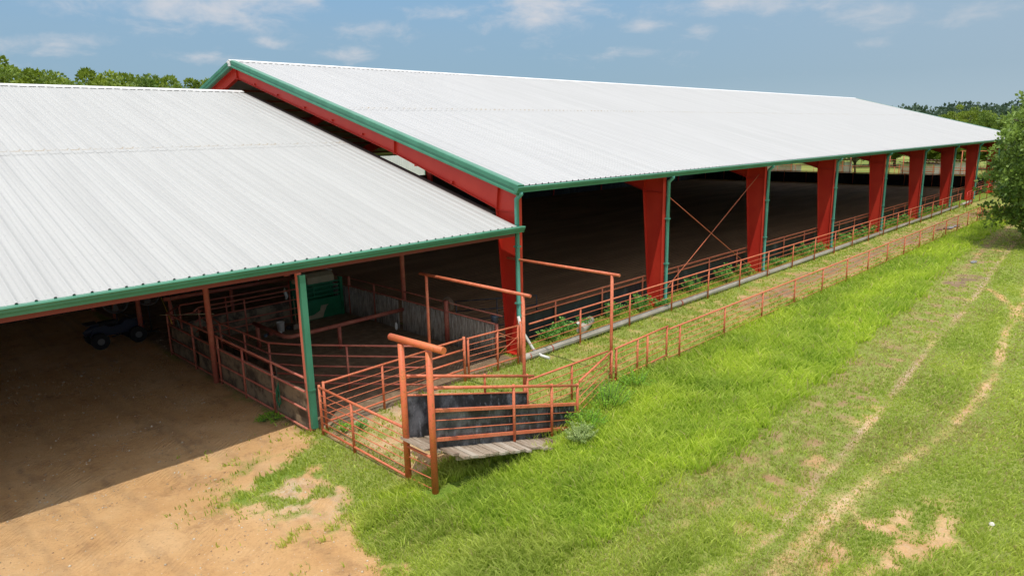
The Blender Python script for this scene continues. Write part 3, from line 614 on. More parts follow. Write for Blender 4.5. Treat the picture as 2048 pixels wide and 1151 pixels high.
for x in (-4.62,-3.18): MB().tube((x,-3.97,zd(x)+1.0 if x < -4 else 0), (x,-3.97,zd(x)+1.45), .030).build('post', M_pipe, ch)
M_wood = mat('weathered_plank_wood', (.35,.29,.22), .85, 0, .2); t = NT(M_wood)
gr = t.noise(3, 6, .7, t.pos((14,1.4,6))); c = t.ramp(gr, [(.3,(.17,.12,.085)),(.5,(.34,.27,.20)),(.7,(.50,.44,.36))])
oi = t.n('ShaderNodeObjectInfo'); c = t.mix(t.mr(oi.outputs['Random'], .72, 1, 0, .7), c, (.13,.07,.045)); c = t.mix(t.mr(oi.outputs['Random'], .25, 0, 0, .5), c, (.52,.47,.39)); t.color(c); t.bump(gr, .6, .01)
x = -7.02; rot = Matrix.Rotation(math.atan(sl_), 3, 'Y')
while x < -2.75:
    w_ = random.choice((.14,.17,.19,.13)); y1 = -5.38 + random.uniform(-.07,.07) if x > -6.75 else -4.70-.2*random.random(); y0 = -3.90+random.uniform(-.03,.03)
    if -6.75 < x < -6.45: y1 = -5.1 - (x+6.75)*.9
    dz = random.uniform(-.008,.012); tw = Matrix.Rotation(random.uniform(-.035,.035), 3, 'Z') @ Matrix.Rotation(random.uniform(-.02,.02), 3, 'X')
    MB().box((x+w_/2, (y0+y1)/2, zd(x+w_/2)-.02+dz), (w_-.012, abs(y1-y0), .05), tw @ rot).build('plank', M_wood, ch); x += w_+.012
for y in (-4.05,-4.68,-5.1):
    b = MB(); b.sweep([(-.03,-.16),(.03,-.16),(.03,-.055),(-.03,-.055)], (-6.5,y,zd(-6.5)), (-3.6,y,zd(-3.6)), (0,1,0), (0,0,1)); b.build('beam', M_wood, ch)
MB().tube((-6.95,-3.97,.80), (-6.93,-4.8,.80), .03).build('end_rail', M_pipe, ch)
for z in (.55,.28,.05): MB().tube((-6.93,-3.97,z), (-6.88,-4.80,z), .012, 6).build('rod', M_pipe, ch)
# fences round the front pen
fence('pen_fence', 'red rod panel from the green downspout post to the chute end post', 'fence panel', [(-7.0,-.52,1.24),(-6.95,-3.9,1.20)], [(-7.0,-.52,1.30),(-6.98,-1.92,1.20)], (.20,.38,.56,.74,.92,1.12), rr=.032, pr=.034, thick=(5,))
fence('pen_fence', 'red rod panel on the near side of the pen mouth', 'fence panel', [(-6.78,-.33,1.24),(-3.45,-.28,1.26)], [(-6.78,-.33,1.28),(-5.0,-.30,1.24)], (.22,.42,.62,.82,1.04), rr=.029, thick=(4,))
fence('pen_fence', 'red four rail panel beside the tall thin portal post', 'fence panel', [(-3.38,-.30,1.30),(-2.12,-.36,1.32)], [(-3.38,-.30,1.34),(-2.12,-.36,1.38)], (.33,.64,.95), rr=.032, pr=.045, thick=(0,1,2))
g_ = fence('pipe_gate', 'red rod gate hanging from the post at the barn corner', 'gate', [(-2.02,-.38,1.30),(.02,-.55,1.30)], [(-1.98,-.38,1.30),(-.85,-.47,1.28),(-.02,-.55,1.32),(.10,-.56,1.42)], (.2,.38,.56,.74,1.04), rr=.029, thick=(4,))
MB().tube((-.83,-.49,1.25), (-.06,-.57,.86), .010, 6).build('rod', M_pipe, g_); MB().tube((-.83,-.49,.55), (-.06,-.57,.95), .010, 6).build('rod', M_pipe, g_)
fence('pen_fence', 'red rod panel linking the chute hand rail to the tall portal', 'fence panel', [(-2.15,-4.80,1.10),(.48,-3.86,1.06)], [(.42,-3.90,1.08)], (.22,.42,.62,.82), rr=.029)
fence('pen_fence', 'red rod panel from the rear of the chute toward the tall portal', 'fence panel', [(-2.85,-3.62,1.02),(.48,-3.72,1.02)], [(-1.08,-3.66,1.0),(-3.1,-3.8,1.0)], (.22,.42,.62,.82), rr=.029)

# ------------------------------------------------------------------ pens inside the lower barn
M_tin = mat('stained_concrete_curb', (.33,.29,.23), .85, 0, .2); t = NT(M_tin)
c = t.mix(t.mr(t.noise(1.6, 6, .7), .40, .62), (.27,.21,.14), (.085,.065,.048)); c = t.mix(t.mr(t.noise(7, 5, .7, t.pos((1,1,.5))), .55, .8), c, (.34,.25,.15)); t.color(c)
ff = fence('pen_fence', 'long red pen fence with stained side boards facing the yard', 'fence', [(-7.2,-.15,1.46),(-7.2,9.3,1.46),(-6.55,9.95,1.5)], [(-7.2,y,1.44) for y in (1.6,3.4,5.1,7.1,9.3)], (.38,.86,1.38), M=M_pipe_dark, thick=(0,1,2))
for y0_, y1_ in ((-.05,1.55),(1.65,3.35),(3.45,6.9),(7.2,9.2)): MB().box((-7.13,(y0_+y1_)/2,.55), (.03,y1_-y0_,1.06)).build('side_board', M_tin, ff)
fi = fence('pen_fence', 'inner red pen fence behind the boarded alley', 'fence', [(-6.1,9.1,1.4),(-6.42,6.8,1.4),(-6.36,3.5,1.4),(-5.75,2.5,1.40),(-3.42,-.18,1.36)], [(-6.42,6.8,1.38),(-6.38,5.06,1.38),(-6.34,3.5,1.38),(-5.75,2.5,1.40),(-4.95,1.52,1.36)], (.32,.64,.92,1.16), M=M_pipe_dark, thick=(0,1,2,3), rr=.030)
MB().box((-6.28,6.2,.42), (.03,5.8,.84)).build('side_board', M_tin, fi)
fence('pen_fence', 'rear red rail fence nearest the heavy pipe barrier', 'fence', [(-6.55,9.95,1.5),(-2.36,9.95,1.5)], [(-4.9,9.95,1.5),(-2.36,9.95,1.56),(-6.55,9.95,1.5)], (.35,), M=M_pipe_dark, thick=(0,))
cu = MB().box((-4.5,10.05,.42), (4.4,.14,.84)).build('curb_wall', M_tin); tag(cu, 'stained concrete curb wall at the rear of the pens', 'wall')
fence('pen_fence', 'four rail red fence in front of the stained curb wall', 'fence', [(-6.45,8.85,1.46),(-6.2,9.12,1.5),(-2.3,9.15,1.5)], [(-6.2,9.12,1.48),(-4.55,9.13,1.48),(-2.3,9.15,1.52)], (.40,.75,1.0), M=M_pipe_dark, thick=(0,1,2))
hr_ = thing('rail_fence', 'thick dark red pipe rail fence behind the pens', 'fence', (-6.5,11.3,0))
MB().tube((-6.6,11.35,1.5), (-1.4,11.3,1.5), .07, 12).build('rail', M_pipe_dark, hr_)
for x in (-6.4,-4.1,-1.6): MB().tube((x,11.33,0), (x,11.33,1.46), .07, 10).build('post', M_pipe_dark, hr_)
bb = thing('bent_barrier', 'thick bent pipe barrier low across the pen', 'barrier', (-2.9,5.35,0))
MB().path([(-4.78,7.95,.83),(-4.84,5.55,.83),(-4.68,5.36,.83),(-.12,5.42,.85)], .072, 12).build('rail', M_pipe_dark, bb)
for x, y in ((-4.78,7.7),(-2.9,5.38)): MB().tube((x,y,0), (x,y,.8), .07, 10).build('post', M_pipe_dark, bb)
# cedar picket fence along x = 0
M_picket = mat('grey_cedar_pickets', (.2,.17,.14), .9, 0, .15); t = NT(M_picket)
gr = t.noise(2, 5, .7, t.pos((8,16,1.2))); t.color(t.ramp(gr, [(.3,(.12,.095,.07)),(.48,(.34,.29,.235)),(.7,(.66,.6,.52))]))
wf = thing('picket_fence', 'grey cedar picket fence with red rails between pens and arena', 'fence', (0,6,0))
secs = [(.55,2.86),(3.1,5.6),(5.85,7.4),(7.5,9.2),(9.35,11.6),(11.9,14.2)]
for a, b_ in secs:
    m_ = MB(); y = a
    while y < b_-.04:
        w_ = random.uniform(.05,.085); h_ = 1.13+random.uniform(-.03,.04); m_.path([(-.02+random.uniform(-.012,.012),y+w_/2,0),(-.02+random.uniform(-.012,.012),y+w_/2+random.uniform(-.01,.01),h_)], w_/2, 6); y += w_+.008
    m_.build('picket_panel', M_picket, wf)
MB().tube((-.06,.45,1.18), (-.02,14.4,1.22), .030).build('top_rail', M_pipe_dark, wf); MB().tube((.12,.3,1.44), (.12,14.4,1.5), .026).build('upper_rail', M_pipe_dark, wf)
for y, h_, r in ((.42,1.18,.06),(2.98,1.56,.085),(7.45,1.5,.04),(9.27,1.6,.06),(11.7,1.5,.04),(14.4,1.6,.06)): MB().tube((-.02,y,0), (-.02,y,h_), r, 10).build('post', M_pipe_dark, wf)
# dark portable gate in the arena
dg = thing('stock_gate', 'black portable panel gate just inside the arena', 'gate', (2,2.5,0))
A_, B_ = Vector((.75,3.35,0)), Vector((3.35,1.75,0))
for z in (1.32,.95,.6,.3): MB().tube(A_+Vector((0,0,z)), B_+Vector((0,0,z)), .022, 8).build('rail', M_black_metal, dg)
for s in (0,.5,1): MB().tube(A_.lerp(B_, s), A_.lerp(B_, s)+Vector((0,0,1.32)), .022, 8).build('post', M_black_metal, dg)
# green squeeze chute
M_sq = worn('green_chute_enamel', (.012,.15,.065), (.02,.19,.085), (.03,.07,.04), .4, 3, .68)
M_sqd = worn('tan_worn_steel', (.30,.26,.17), (.36,.31,.2), (.10,.12,.06), .6, 5, .6)
sq = thing('squeeze_chute', 'green steel squeeze chute with tan scuffed door by the picket fence', 'livestock chute', (-1.1,9.6,0))
MB().box((-1.15,9.55,.42), (1.75,.06,.80)).build('lower_panel', M_sq, sq)
MB().box((-1.15,10.35,.75), (1.75,.05,1.4)).build('rear_panel', M_sq, sq)
b = MB(); b.sweep([(-1.85,.05),(-1.2,.05),(-1.15,.2),(-1.0,.48),(-.9,.55),(-1.25,.55),(-1.3,.35),(-1.6,.22),(-1.85,.2)], (0,9.50,0), (0,9.515,0), (1,0,0), (0,0,1)); b.build('door_guard', M_sqd, sq)
for z in (.95,1.13,1.31,1.46): MB().box((-1.15,9.55,z), (1.75,.05,.055)).build('side_bar', M_sq, sq)
for x in (-1.5,-.75): MB().box((x,9.55,1.2), (.04,.04,.5)).build('bar_spacer', M_sq, sq)
for x in (-2.05,-.27): MB().box((x,9.55,.80), (.12,.16,1.6)).build('frame_post', M_sq, sq); MB().box((x,10.3,.80), (.10,.12,1.6)).build('frame_post', M_sq, sq)
b = MB(); b.sweep([(9.5,1.5),(9.55,1.75),(9.75,1.88),(10.2,1.88),(10.35,1.5)], (-1.75,0,0), (-.55,0,0), (0,1,0), (0,0,1)); b.build('hood', M_sqd, sq)
MB().box((-.55-.02,9.9,1.905), (.05,.5,.03)).build('hood_handle', M_white_pvc, sq)
MB().tube((-2.15,9.5,1.62), (-2.4,9.45,1.75), .09, 10).build('motor', M_sqd, sq)
# small loose things in the pens
def lathe(prof, n=18):
    b = MB(); o = 0; v = [(r*math.cos(2*math.pi*j/n), r*math.sin(2*math.pi*j/n), z) for r, z in prof for j in range(n)]
    f = [(i*n+j, i*n+(j+1)%n, (i+1)*n+(j+1)%n, (i+1)*n+j) for i in range(len(prof)-1) for j in range(n)]; return b.add(v, f, True)
bk = thing('bucket', 'white plastic bucket of tools on the pen floor', 'bucket', (-3.3,9.0,.0))
o = lathe([(.001,.01),(.125,.01),(.15,.36),(.158,.37),(.145,.37),(.12,.03),(.001,.03)]).build('pail', M_white_pvc); o.parent = bk
o = MB().path([(.15*math.cos(a), .02, .36+.13*math.sin(a)) for a in np.linspace(0, math.pi, 9)], .005, 5).build('bucket_handle', M_black_metal); o.parent = bk
M_blue = mat('dull_blue_plastic', (.10,.13,.17), .5); M_yellow = mat('yellow_fibreglass', (.62,.42,.05), .5); M_rope = worn('green_rope', (.02,.12,.06), (.03,.17,.08), (.01,.06,.03), .8, 12, .6)
for i, (x, y, s) in enumerate(((-3.75,8.95,.09),(-3.5,8.75,.07),(-2.95,9.05,.10),(-3.95,8.8,.08))):
    b = lathe([(.001,0),(s,.01),(s*1.1,s),(s*.5,s*1.6),(.001,s*1.7)], 9); o = b.build('scrap_tin', [M_pipe_dark, M_white_pvc, M_black_metal, M_blue][i]); o.location = (x,y,.0); o.rotation_euler = (random.uniform(.6,1.3), 0, i*1.3)
    tag(o, ['dull red tin lying left of the white bucket', 'pale tin lying in front of the white bucket', 'black tin lying right of the white bucket', 'blue-grey tin farthest left of the white bucket'][i], 'tin')
for i, (x, lb_) in enumerate(((-2.75,'wooden handled broom leaning on the rear pen fence'),(-2.6,'wooden handled shovel leaning beside the broom'))):
    f = thing('broom' if i == 0 else 'shovel', lb_, 'broom' if i == 0 else 'shovel', (x,8.8,0))
    MB().tube((x,8.8,.2), (x+.12,9.1,1.25), .014, 6).build('handle', mat('ash_handle', (.38,.26,.14), .7), f)
    MB().box((x-.01,8.78,.12), (.26,.05,.20) if i == 0 else (.2,.02,.26)).build('head', M_wood, f)
tag(MB().path([(-7.25,1.18,.98),(-7.27,1.12,.7),(-7.26,1.10,.45),(-7.27,1.2,.38),(-7.26,1.27,.5),(-7.27,1.22,.8),(-7.25,1.16,1.0),(-7.28,1.26,.75),(-7.27,1.31,.5),(-7.28,1.16,.34),(-7.29,1.06,.55),(-7.26,1.14,.92),(-7.28,1.2,.6)], .016, 6).build('rope_coil', M_rope), 'coil of green rope hanging on the pen fence board', 'rope')
tag(MB().tube((-7.1,9.0,.9), (-6.95,10.6,1.95), .013, 6).build('sorting_pole', M_yellow), 'thin yellow pole leaning up from the pen fence corner', 'pole')
tag(MB().tube((-6.9,9.1,.9), (-6.6,10.7,1.85), .013, 6).build('sorting_pole', mat('grey_green_pole', (.16,.19,.14), .5)), 'thin grey green pole leaning next to the yellow pole', 'pole')
tag(MB().tube((-7.45,9.2,1.47), (-6.15,7.9,1.47), .010, 6).build('wooden_rod', mat('pale_rod', (.55,.5,.3), .6)), 'thin pale rod lying across the pen fence top rails', 'rod')
o = MB().path([(-2.55,9.93,1.45),(-2.56,9.9,1.3),(-2.5,9.9,1.1),(-2.54,9.9,.98)], [.02,.06,.07,.03], 8).build('rag', M_white_pvc); tag(o, 'pale rag hanging from the rear red rail', 'rag')
o = MB().path([(-.55,5.30,.80),(-.56,5.29,.45)], .006, 5).build('chain_weight', M_black_metal); MB().path([(-.56,5.29,.46),(-.56,5.29,.38),(-.57,5.28,.22),(-.57,5.28,.16)], [.02,.05,.055,.02], 8).build('weight', M_white_pvc, o); tag(o, 'pale weight hanging from the thick barrier pipe', 'weight')
o = lathe([(.001,0),(.11,.005),(.14,.25),(.14,.27),(.001,.26)]).build('bucket', M_blue); o.location = (.45,1.0,1.0); tag(o, 'small blue-grey pail hanging on the rail near the corner column', 'bucket')
MB_w = MB()
for k in range(4):
    a0_ = random.uniform(0,6); MB_w.path([(.02+.02*k, 2.98+(.22+.03*k)*math.cos(a0_+a), 1.42+(.20+.02*k)*math.sin(a0_+a)) for a in np.linspace(0, 5.8, 16)], .007, 5)
tag(MB_w.build('wire_coil', M_wood), 'loose coil of old wire hung over the thick picket fence post', 'wire')
# quad bike in the gloom
M_fan_dark = mat('dull_grey_hub', (.12,.12,.12), .6); M_navy = mat('navy_plastic', (.018,.026,.05), .35); M_tyre = mat('tyre_rubber', (.012,.012,.013), .85)
qb = thing('quad_bike', 'dark navy quad bike parked in the shade of the lower barn', 'quad bike', (-8.1,12.3,0))
b = MB(); b.sweep([(-.85,.45),(-.75,.72),(-.35,.78),(-.2,.68),(.15,.70),(.35,.86),(.75,.80),(.9,.55),(.6,.40),(-.5,.38)], (-8.1-.0,12.1,0), (-8.1,12.5,0), (1,0,0), (0,0,1)); b.build('body', M_navy, qb)
for sx in (-.62,.62):
    MB().path([(-8.1+sx-.38,12.3,.52),(-8.1+sx,12.3,.72),(-8.1+sx+.38,12.3,.54)], [.1,.16,.1], 8).build('fender', M_navy, qb)
    for y in (11.85,12.75):
        w_ = MB().tube((-8.1+sx,y-.11,.29), (-8.1+sx,y+.11,.29), .29, 18).build('wheel', M_tyre, qb); MB().tube((-8.1+sx,y-.12,.29), (-8.1+sx,y+.12,.29), .12, 12).build('hub', M_fan_dark, w_)
MB().box((-8.3,12.3,.82), (.6,.30,.12)).build('seat', M_tyre, qb); MB().path([(-7.75,11.95,1.05),(-7.7,12.2,1.0),(-7.7,12.4,1.0),(-7.75,12.65,1.05)], .018, 6).build('handlebar', M_black_metal, qb)
for x in (-8.85,-7.35): MB().box((x,12.3,.88), (.4,.6,.03)).build('luggage_rack', M_black_metal, qb)
# drum fans
M_fan = mat('dusty_fan_mesh', (.10,.095,.09), .6)
for i, (x, y, z, lb_) in enumerate(((-7.7,13.4,1.35,'dusty round fan standing behind the quad bike'),(-6.7,12.9,1.55,'dark round fan standing nearest the pen corner'))):
    f = thing('drum_fan', lb_, 'fan', (x,y,0), 'round fans in the barn shade')
    d = Vector((-.6,-.8,0)).normalized(); c_ = Vector((x,y,z)); a_ = d.cross(Vector((0,0,1))).normalized()
    ring = [c_ + (a_*math.cos(t_)+Vector((0,0,1))*math.sin(t_))*.48 for t_ in np.linspace(0, 2*math.pi, 25)]
    MB().path([p for p in ring], .035, 8).build('shroud', M_fan, f)
    g = MB()
    for rr in (.12,.22,.32,.41): g.path([c_+d*.05+(a_*math.cos(t_)+Vector((0,0,1))*math.sin(t_))*rr for t_ in np.linspace(0, 2*math.pi, 21)], .007, 4)
    g.build('guard', M_fan, f); MB().tube(c_-d*.15, c_+d*.03, .09, 10).build('motor', M_black_metal, f)
    bl = MB()
    for k in range(4):
        t_ = k*math.pi/2; e1 = a_*math.cos(t_)+Vector((0,0,1))*math.sin(t_); e2 = e1.cross(d)
        bl.add([c_+e1*.08-e2*.04, c_+e1*.42-e2*.12-d*.03, c_+e1*.42+e2*.12+d*.03, c_+e1*.08+e2*.04], [(0,1,2,3)])
    bl.build('blades', M_fan, f)
    s_ = MB(); s_.tube((x,y,0), (x,y,z-.5), .025, 6); s_.tube((x-.3,y-.2,.02), (x+.3,y+.2,.02), .02, 6); s_.tube((x+.2,y-.3,.02), (x-.2,y+.3,.02), .02, 6); s_.build('stand', M_black_metal, f)

# ------------------------------------------------------------------ leafy plants
def leaf_material(name, lo, hi, trans=.3, dry=None):
    M = mat(name, lo, .5, 0, .35); t = NT(M)
    c = t.mix(t.attr('tone'), lo, hi); c = t.mix(t.mr(t.noise(.6, 3), .3, .7, 0, .35), c, hi)
    t.color(c); tr = t.n('ShaderNodeBsdfTranslucent'); t.l(c, tr.inputs[0]); mx_ = t.n('ShaderNodeMixShader'); mx_.inputs[0].default_value = trans
    t.l(t.b.outputs[0], mx_.inputs[1]); t.l(tr.outputs[0], mx_.inputs[2]); t.l(mx_.outputs[0], t.t.nodes['Material Output'].inputs[0]); return M
def leaves(P, D, size, aspect=.5, tone=None, jit=.5):
    """one rhombic leaf at each P pointing along D; returns verts, loops, sizes, tone"""
    n = len(P); D = D/np.linalg.norm(D, axis=1, keepdims=True); R = rng.normal(size=(n,3)); S_ = np.cross(D, R); S_ /= np.linalg.norm(S_, axis=1, keepdims=True)+1e-9
    s = (size*rng.uniform(.6, 1.35, n))[:,None]; V = np.empty((n,4,3)); V[:,0] = P; V[:,1] = P+D*s*.5+S_*s*aspect*.5; V[:,2] = P+D*s; V[:,3] = P+D*s*.5-S_*s*aspect*.5
    tn = (rng.uniform(0,1,n) if tone is None else np.clip(tone+rng.normal(0,.15,n),0,1))
    return V.reshape(-1,3), np.arange(4*n), np.full(n,4), np.repeat(tn,4)
M_weed = leaf_material('broadleaf_weed', (.07,.25,.035), (.24,.50,.10)); M_stem = mat('green_stem', (.10,.16,.04), .7)
M_silver = leaf_material('silvery_weed', (.24,.36,.09), (.52,.60,.26)); M_bush = leaf_material('bright_bush', (.12,.32,.015), (.34,.58,.05))
def weed(label, x, y, hgt, rad, nst=9, M=M_weed, lsz=.10, per=26, name='leafy_weed', cat='weed', group=None, asp=.5):
    f = thing(name, label, cat, (x,y,0), group); st = MB(); P = []; D = []
    for i in range(nst):
        a = rng.uniform(0, 6.28); rr = rad*math.sqrt(rng.uniform(0,1)); h = hgt*rng.uniform(.55,1)*(1-.35*rr/rad)
        p0 = Vector((x+rr*.4*math.cos(a), y+rr*.4*math.sin(a), 0)); p1 = Vector((x+rr*math.cos(a), y+rr*math.sin(a), h)); st.tube(p0, p1, .008, 5, .004)
        for k in range(per):
            s = rng.uniform(.2,1)**.7; p = p0.lerp(p1, s); b_ = rng.uniform(0,6.28); d = Vector((math.cos(b_), math.sin(b_), rng.uniform(-.1,.8)))
            P.append(p+d*.02); D.append(d)
    V, L, Z, T = leaves(np.array(P), np.array(D), lsz, asp, jit=.5); fast_mesh('foliage', V, L, Z, M, f, dict(tone=T)); st.build('stems', M_stem, f); return f
GW = 'leafy weeds along the kick wall'
wl_ = [(2.5,.35,.75,.45,'leafy green weed clump nearest the barn corner column'),(3.4,.45,.85,.4,'second leafy weed clump from the barn corner beside the pale pipe stub'),
       (4.6,.50,.6,.35,'small leafy weed behind the thick pale pipe stub'),(6.3,.35,.95,.45,'tall leafy weed just right of the pale pipe stub'),(8.0,.30,1.0,.65,'broad leafy weed mass in front of the second barn column'),(8.9,-.15,.7,.4,'leafy weed at the foot of the second barn column'),
       (12.2,.35,.95,.5,'leafy weed clump in the first part of the cross braced bay'),(15.2,.35,1.0,.6,'leafy weed clump in the middle of the cross braced bay'),(17.3,.3,.8,.5,'leafy weed left of the third barn column'),(20.7,.2,.6,.5,'low leafy weed past the third barn column'),(24.2,.3,.95,.7,'broad leafy weed clump before the fourth barn column'),(26.2,.1,.8,.6,'leafy weed touching the fourth barn column')]
for x, y, h, r, lb_ in wl_: weed(lb_, x, y, h, r, int(8+r*22), group=GW)
for i in range(11):
    x = 30.5+i*2.6+rng.uniform(-.5,.5); weed('leafy weed farther along the kick wall, number %d of the row counted from the near side' % (i+13) if False else ['leafy weed midway before the fifth barn column','low weed just left of the fifth barn column','leafy weed just right of the fifth barn column','leafy weed midway before the sixth barn column','low weed close left of the sixth barn column','leafy weed just right of the sixth barn column','leafy weed midway before the seventh barn column','low weed close to the seventh barn column','weed clump right of the seventh barn column','leafy clump left of the bright red barred gate','rounded green weed clump at the bright red barred gate'][i], x, .25, rng.uniform(.6,1.0), .55, 12, group=GW, lsz=.14, per=18)
weed('bright green bushy weeds growing where the chute meets the lane fence', -.9, -4.75, .95, .85, 60, M_bush, .055, 42, asp=.3)
weed('bright green bushy weeds under the tall portal post', .9, -4.45, .6, .6, 40, M_bush, .055, 36, asp=.3)
weed('silvery green weeds at the low end of the plank ramp', -3.0, -5.5, .5, .42, 45, M_silver, .05, 45, asp=.3)
weed('dark green weeds beside the low end of the plank ramp', -2.3, -5.15, .6, .55, 50, M_bush, .055, 40, asp=.3)
weed('small leafy weed inside the front pen behind the chute post', -5.2, -2.2, .55, .22, 8, M_weed, .09, 20)
weed('low weeds around the foot of the green downspout', -6.6, -.75, .3, .35, 16, M_bush, .05, 20)
weed('low weeds inside the near pen panel', -6.2, -.9, .32, .3, 14, M_weed, .05, 20)
weed('small green weed clump on the dirt beside the pen fence', -7.5, 1.3, .16, .4, 26, M_bush, .05, 16)

# ------------------------------------------------------------------ trees
M_bark = worn('oak_bark', (.11,.085,.06), (.16,.13,.10), (.06,.05,.04), .9, 6, .5)
M_oak = leaf_material('oak_leaves_olive', (.085,.15,.012), (.27,.35,.035)); M_oak2 = leaf_material('oak_leaves_green', (.065,.13,.015), (.21,.30,.04)); M_near = leaf_material('near_oak_leaves', (.022,.07,.010), (.30,.43,.08))
def make_tree(name, label, h, r, M, nclump=70, per=50, leaf=.28, low=.25, seed=1, flat=.75, cat='tree', asp=.6, sig=.14):
    g = np.random.default_rng(seed); f = thing(name, label, cat, (0,0,0)); tr = MB(); rs = random.Random(seed)
    tr.path([(0,0,-.1),(.1*rs.uniform(-1,1),.1,h*.2),(.3*rs.uniform(-1,1),.2*rs.uniform(-1,1),h*.45),(.2,0,h*.75)], [.028*h,.022*h,.016*h,.006*h], 8)
    zc = h*(low+1)/2; hz = h*(1-low)/2; P = []; D = []; T = []
    for i in range(nclump):
        u_n = g.normal(size=3); u_n /= np.linalg.norm(u_n); k = g.uniform(.35,1)**.45; lump = 1+.13*math.sin(u_n[0]*5+seed)+.11*math.sin(u_n[1]*7+seed*2)
        c = np.array([u_n[0]*r*k*lump, u_n[1]*r*k*lump, zc+u_n[2]*hz*k*(1 if u_n[2] > 0 else flat)*lump])
        s = r*sig*g.uniform(.7,1.6); q = g.normal(size=(per,3)); q /= np.linalg.norm(q,axis=1,keepdims=True); q *= g.uniform(.25,1,(per,1))**.5
        P.append(c+q*np.array([s,s,s*.62])); d = q+np.array([0,0,.35])+g.normal(size=(per,3))*.6; D.append(d); T.append(np.full(per, g.uniform(.1,.9)))
        if i % 5 == 0: tr.path([(.1,.05,h*g.uniform(.18,.5)), tuple(c*np.array([.5,.5,1])-np.array([0,0,h*.08])), tuple(c)], [.012*h,.007*h,.003*h], 5)
    V, L, Z, TT = leaves(np.concatenate(P), np.concatenate(D), leaf, asp, np.concatenate(T)); fast_mesh('crown', V, L, Z, M, f, dict(tone=TT)); tr.build('trunk', M_bark, f); return f
P_ = [make_tree('oak_tree', '', 12, 5.2, M_oak, 210, 120, .30, .06, 11, sig=.12), make_tree('oak_tree', '', 12, 4.8, M_oak2, 210, 120, .30, .06, 12, sig=.12), make_tree('oak_tree', '', 12, 5.6, M_oak, 210, 120, .30, .08, 13, sig=.12)]
used = [False]*3
def place(k, x, y, h, label, group, rot=None):
    src = P_[k]; s = h/12; rot = rng.uniform(0,6.28) if rot is None else rot
    if not used[k]: used[k] = True; src.location = (x,y,0); src.rotation_euler = (0,0,rot); src.scale = (s,)*3; o = src; o['label'] = label
    else: o = copy_thing(src, (x,y,0), rot, s, label)
    o['group'] = group
def polar(az_, d): return cam_loc.x+d*math.cos(math.radians(az_)), cam_loc.y+d*math.sin(math.radians(az_))
GL = 'oaks behind the lower barn'
LT = [(75.2,62,11.9),(70.0,62,11.7),(72.2,64,12.1),(86,64,12.9),(83,60,12.6),(79.5,59,12.2),(75.8,60,11.9),(73.8,60,11.7),(71.4,62,12.1),(78,66,12.6),(84,66,13.0),(80.6,63,13.2),(78.5,70,13.2),(77,64,12.5),(74.8,66,12.9),(72.6,64,12.7),(70.8,68,12.8),(69.2,66,12.3),(81.8,72,13.6),(76,74,13.3),(73.6,73,13.2),(88,66,13.5),(92,68,13.5),(67.4,72,10.8)]
wh = ['leftmost','second from left','third','fourth','fifth','sixth','seventh','eighth']
lbl = ['small front oak filling the tree line left of its middle','low oak in front beside the green gable trim','front oak between the two right crowns of the left tree line','front oak just beyond the left edge of the view','rounded oak in front at the far left of the left tree line','rounded oak in front below the highest left crown','front oak left of the middle of the left tree line','front oak in the middle of the left tree line','front oak right of the middle of the left tree line','oak filling the dip left of the middle of the left tree line','olive oak just outside the left of the view behind the lower barn','highest oak at the far left above the lower roof ridge','oak right of the highest one above the lower roof ridge','dip between oak crowns left of centre of the left tree line','broad oak crown in the middle of the left tree line','oak crown right of the middle of the left tree line','oak crown with spiky top left of the big barn gable','last oak crown touching the green gable trim of the big barn','deeper oak behind the highest left crown','deeper oak behind the middle of the left tree line','deeper oak behind the right part of the left tree line','oak beyond the left edge of the view','farthest left oak beyond the view','low oak hidden behind the big barn gable']
for i, (a, d, h) in enumerate(LT): x, y = polar(a, d); place(i % 3, x, y, h*.955, lbl[i], GL)
GR = 'olive trees behind the far end of the arena'
rl = ['bushy tree left of the long white shed','bushy tree above the long white shed','dense tree left of the brown roofed sheds','dense tree directly behind the brown roofed sheds','dense dark tree right of the brown roofed sheds','dense tree behind the red gateway frame','farthest left tree of the far field edge','pale olive tree just past the far roof corner','tall domed tree rising highest behind the barn end','bushy tree right of the domed tree','low tree left of the domed tree over the roof edge','broad olive tree near the right edge behind the barn','tree at the extreme right behind the barn','tree seen under the far eave left of the sheds','dark tree seen under the eave behind the sheds','tree seen under the eave right of the sheds','tree seen through the last barn bays','tree standing behind the red goal frame','small tree at the left of the far field','tree at the far field edge behind the white shed','round tree beside the far field','outermost right tree along the far field']
RT = [(24,142,6.8),(21,150,7.0),(18.4,140,7.0),(16.6,148,7.4),(14.2,138,7.6),(11.2,128,7.6),(29,150,7.0),(14.6,150,8.6),(11.8,140,9.9),(10.2,132,8.6),(13.2,138,8.4),(8.4,128,8.2),(6.6,120,8.4),(22.5,158,7.2),(19.5,150,7.4),(17.4,146,7.6),(15.8,142,7.6),(12.6,128,7.4),(25,165,7.2),(27.5,160,7.5),(9.2,118,7.6),(4.6,110,8.6)]
for i, (a, d, h) in enumerate(RT): x, y = polar(a, max(d,136)); place((i+1) % 3, x, y, h, rl[i], GR)
nt = make_tree('oak_tree', 'big leafy oak at the right edge beside the lane fence', 9.7, 4.8, M_near, 520, 110, .24, .0, 5, 1.0, asp=.62, sig=.13); nt.location = (37.6,-10.7,0)
nt2 = copy_thing(nt, (52,-8.6,0), 2.1, .95, 'oak standing behind the big leafy oak at the right edge')
nt3 = copy_thing(nt, (69,-6.8,0), 4.0, .9, 'smaller oak far down the lane behind the big oak')
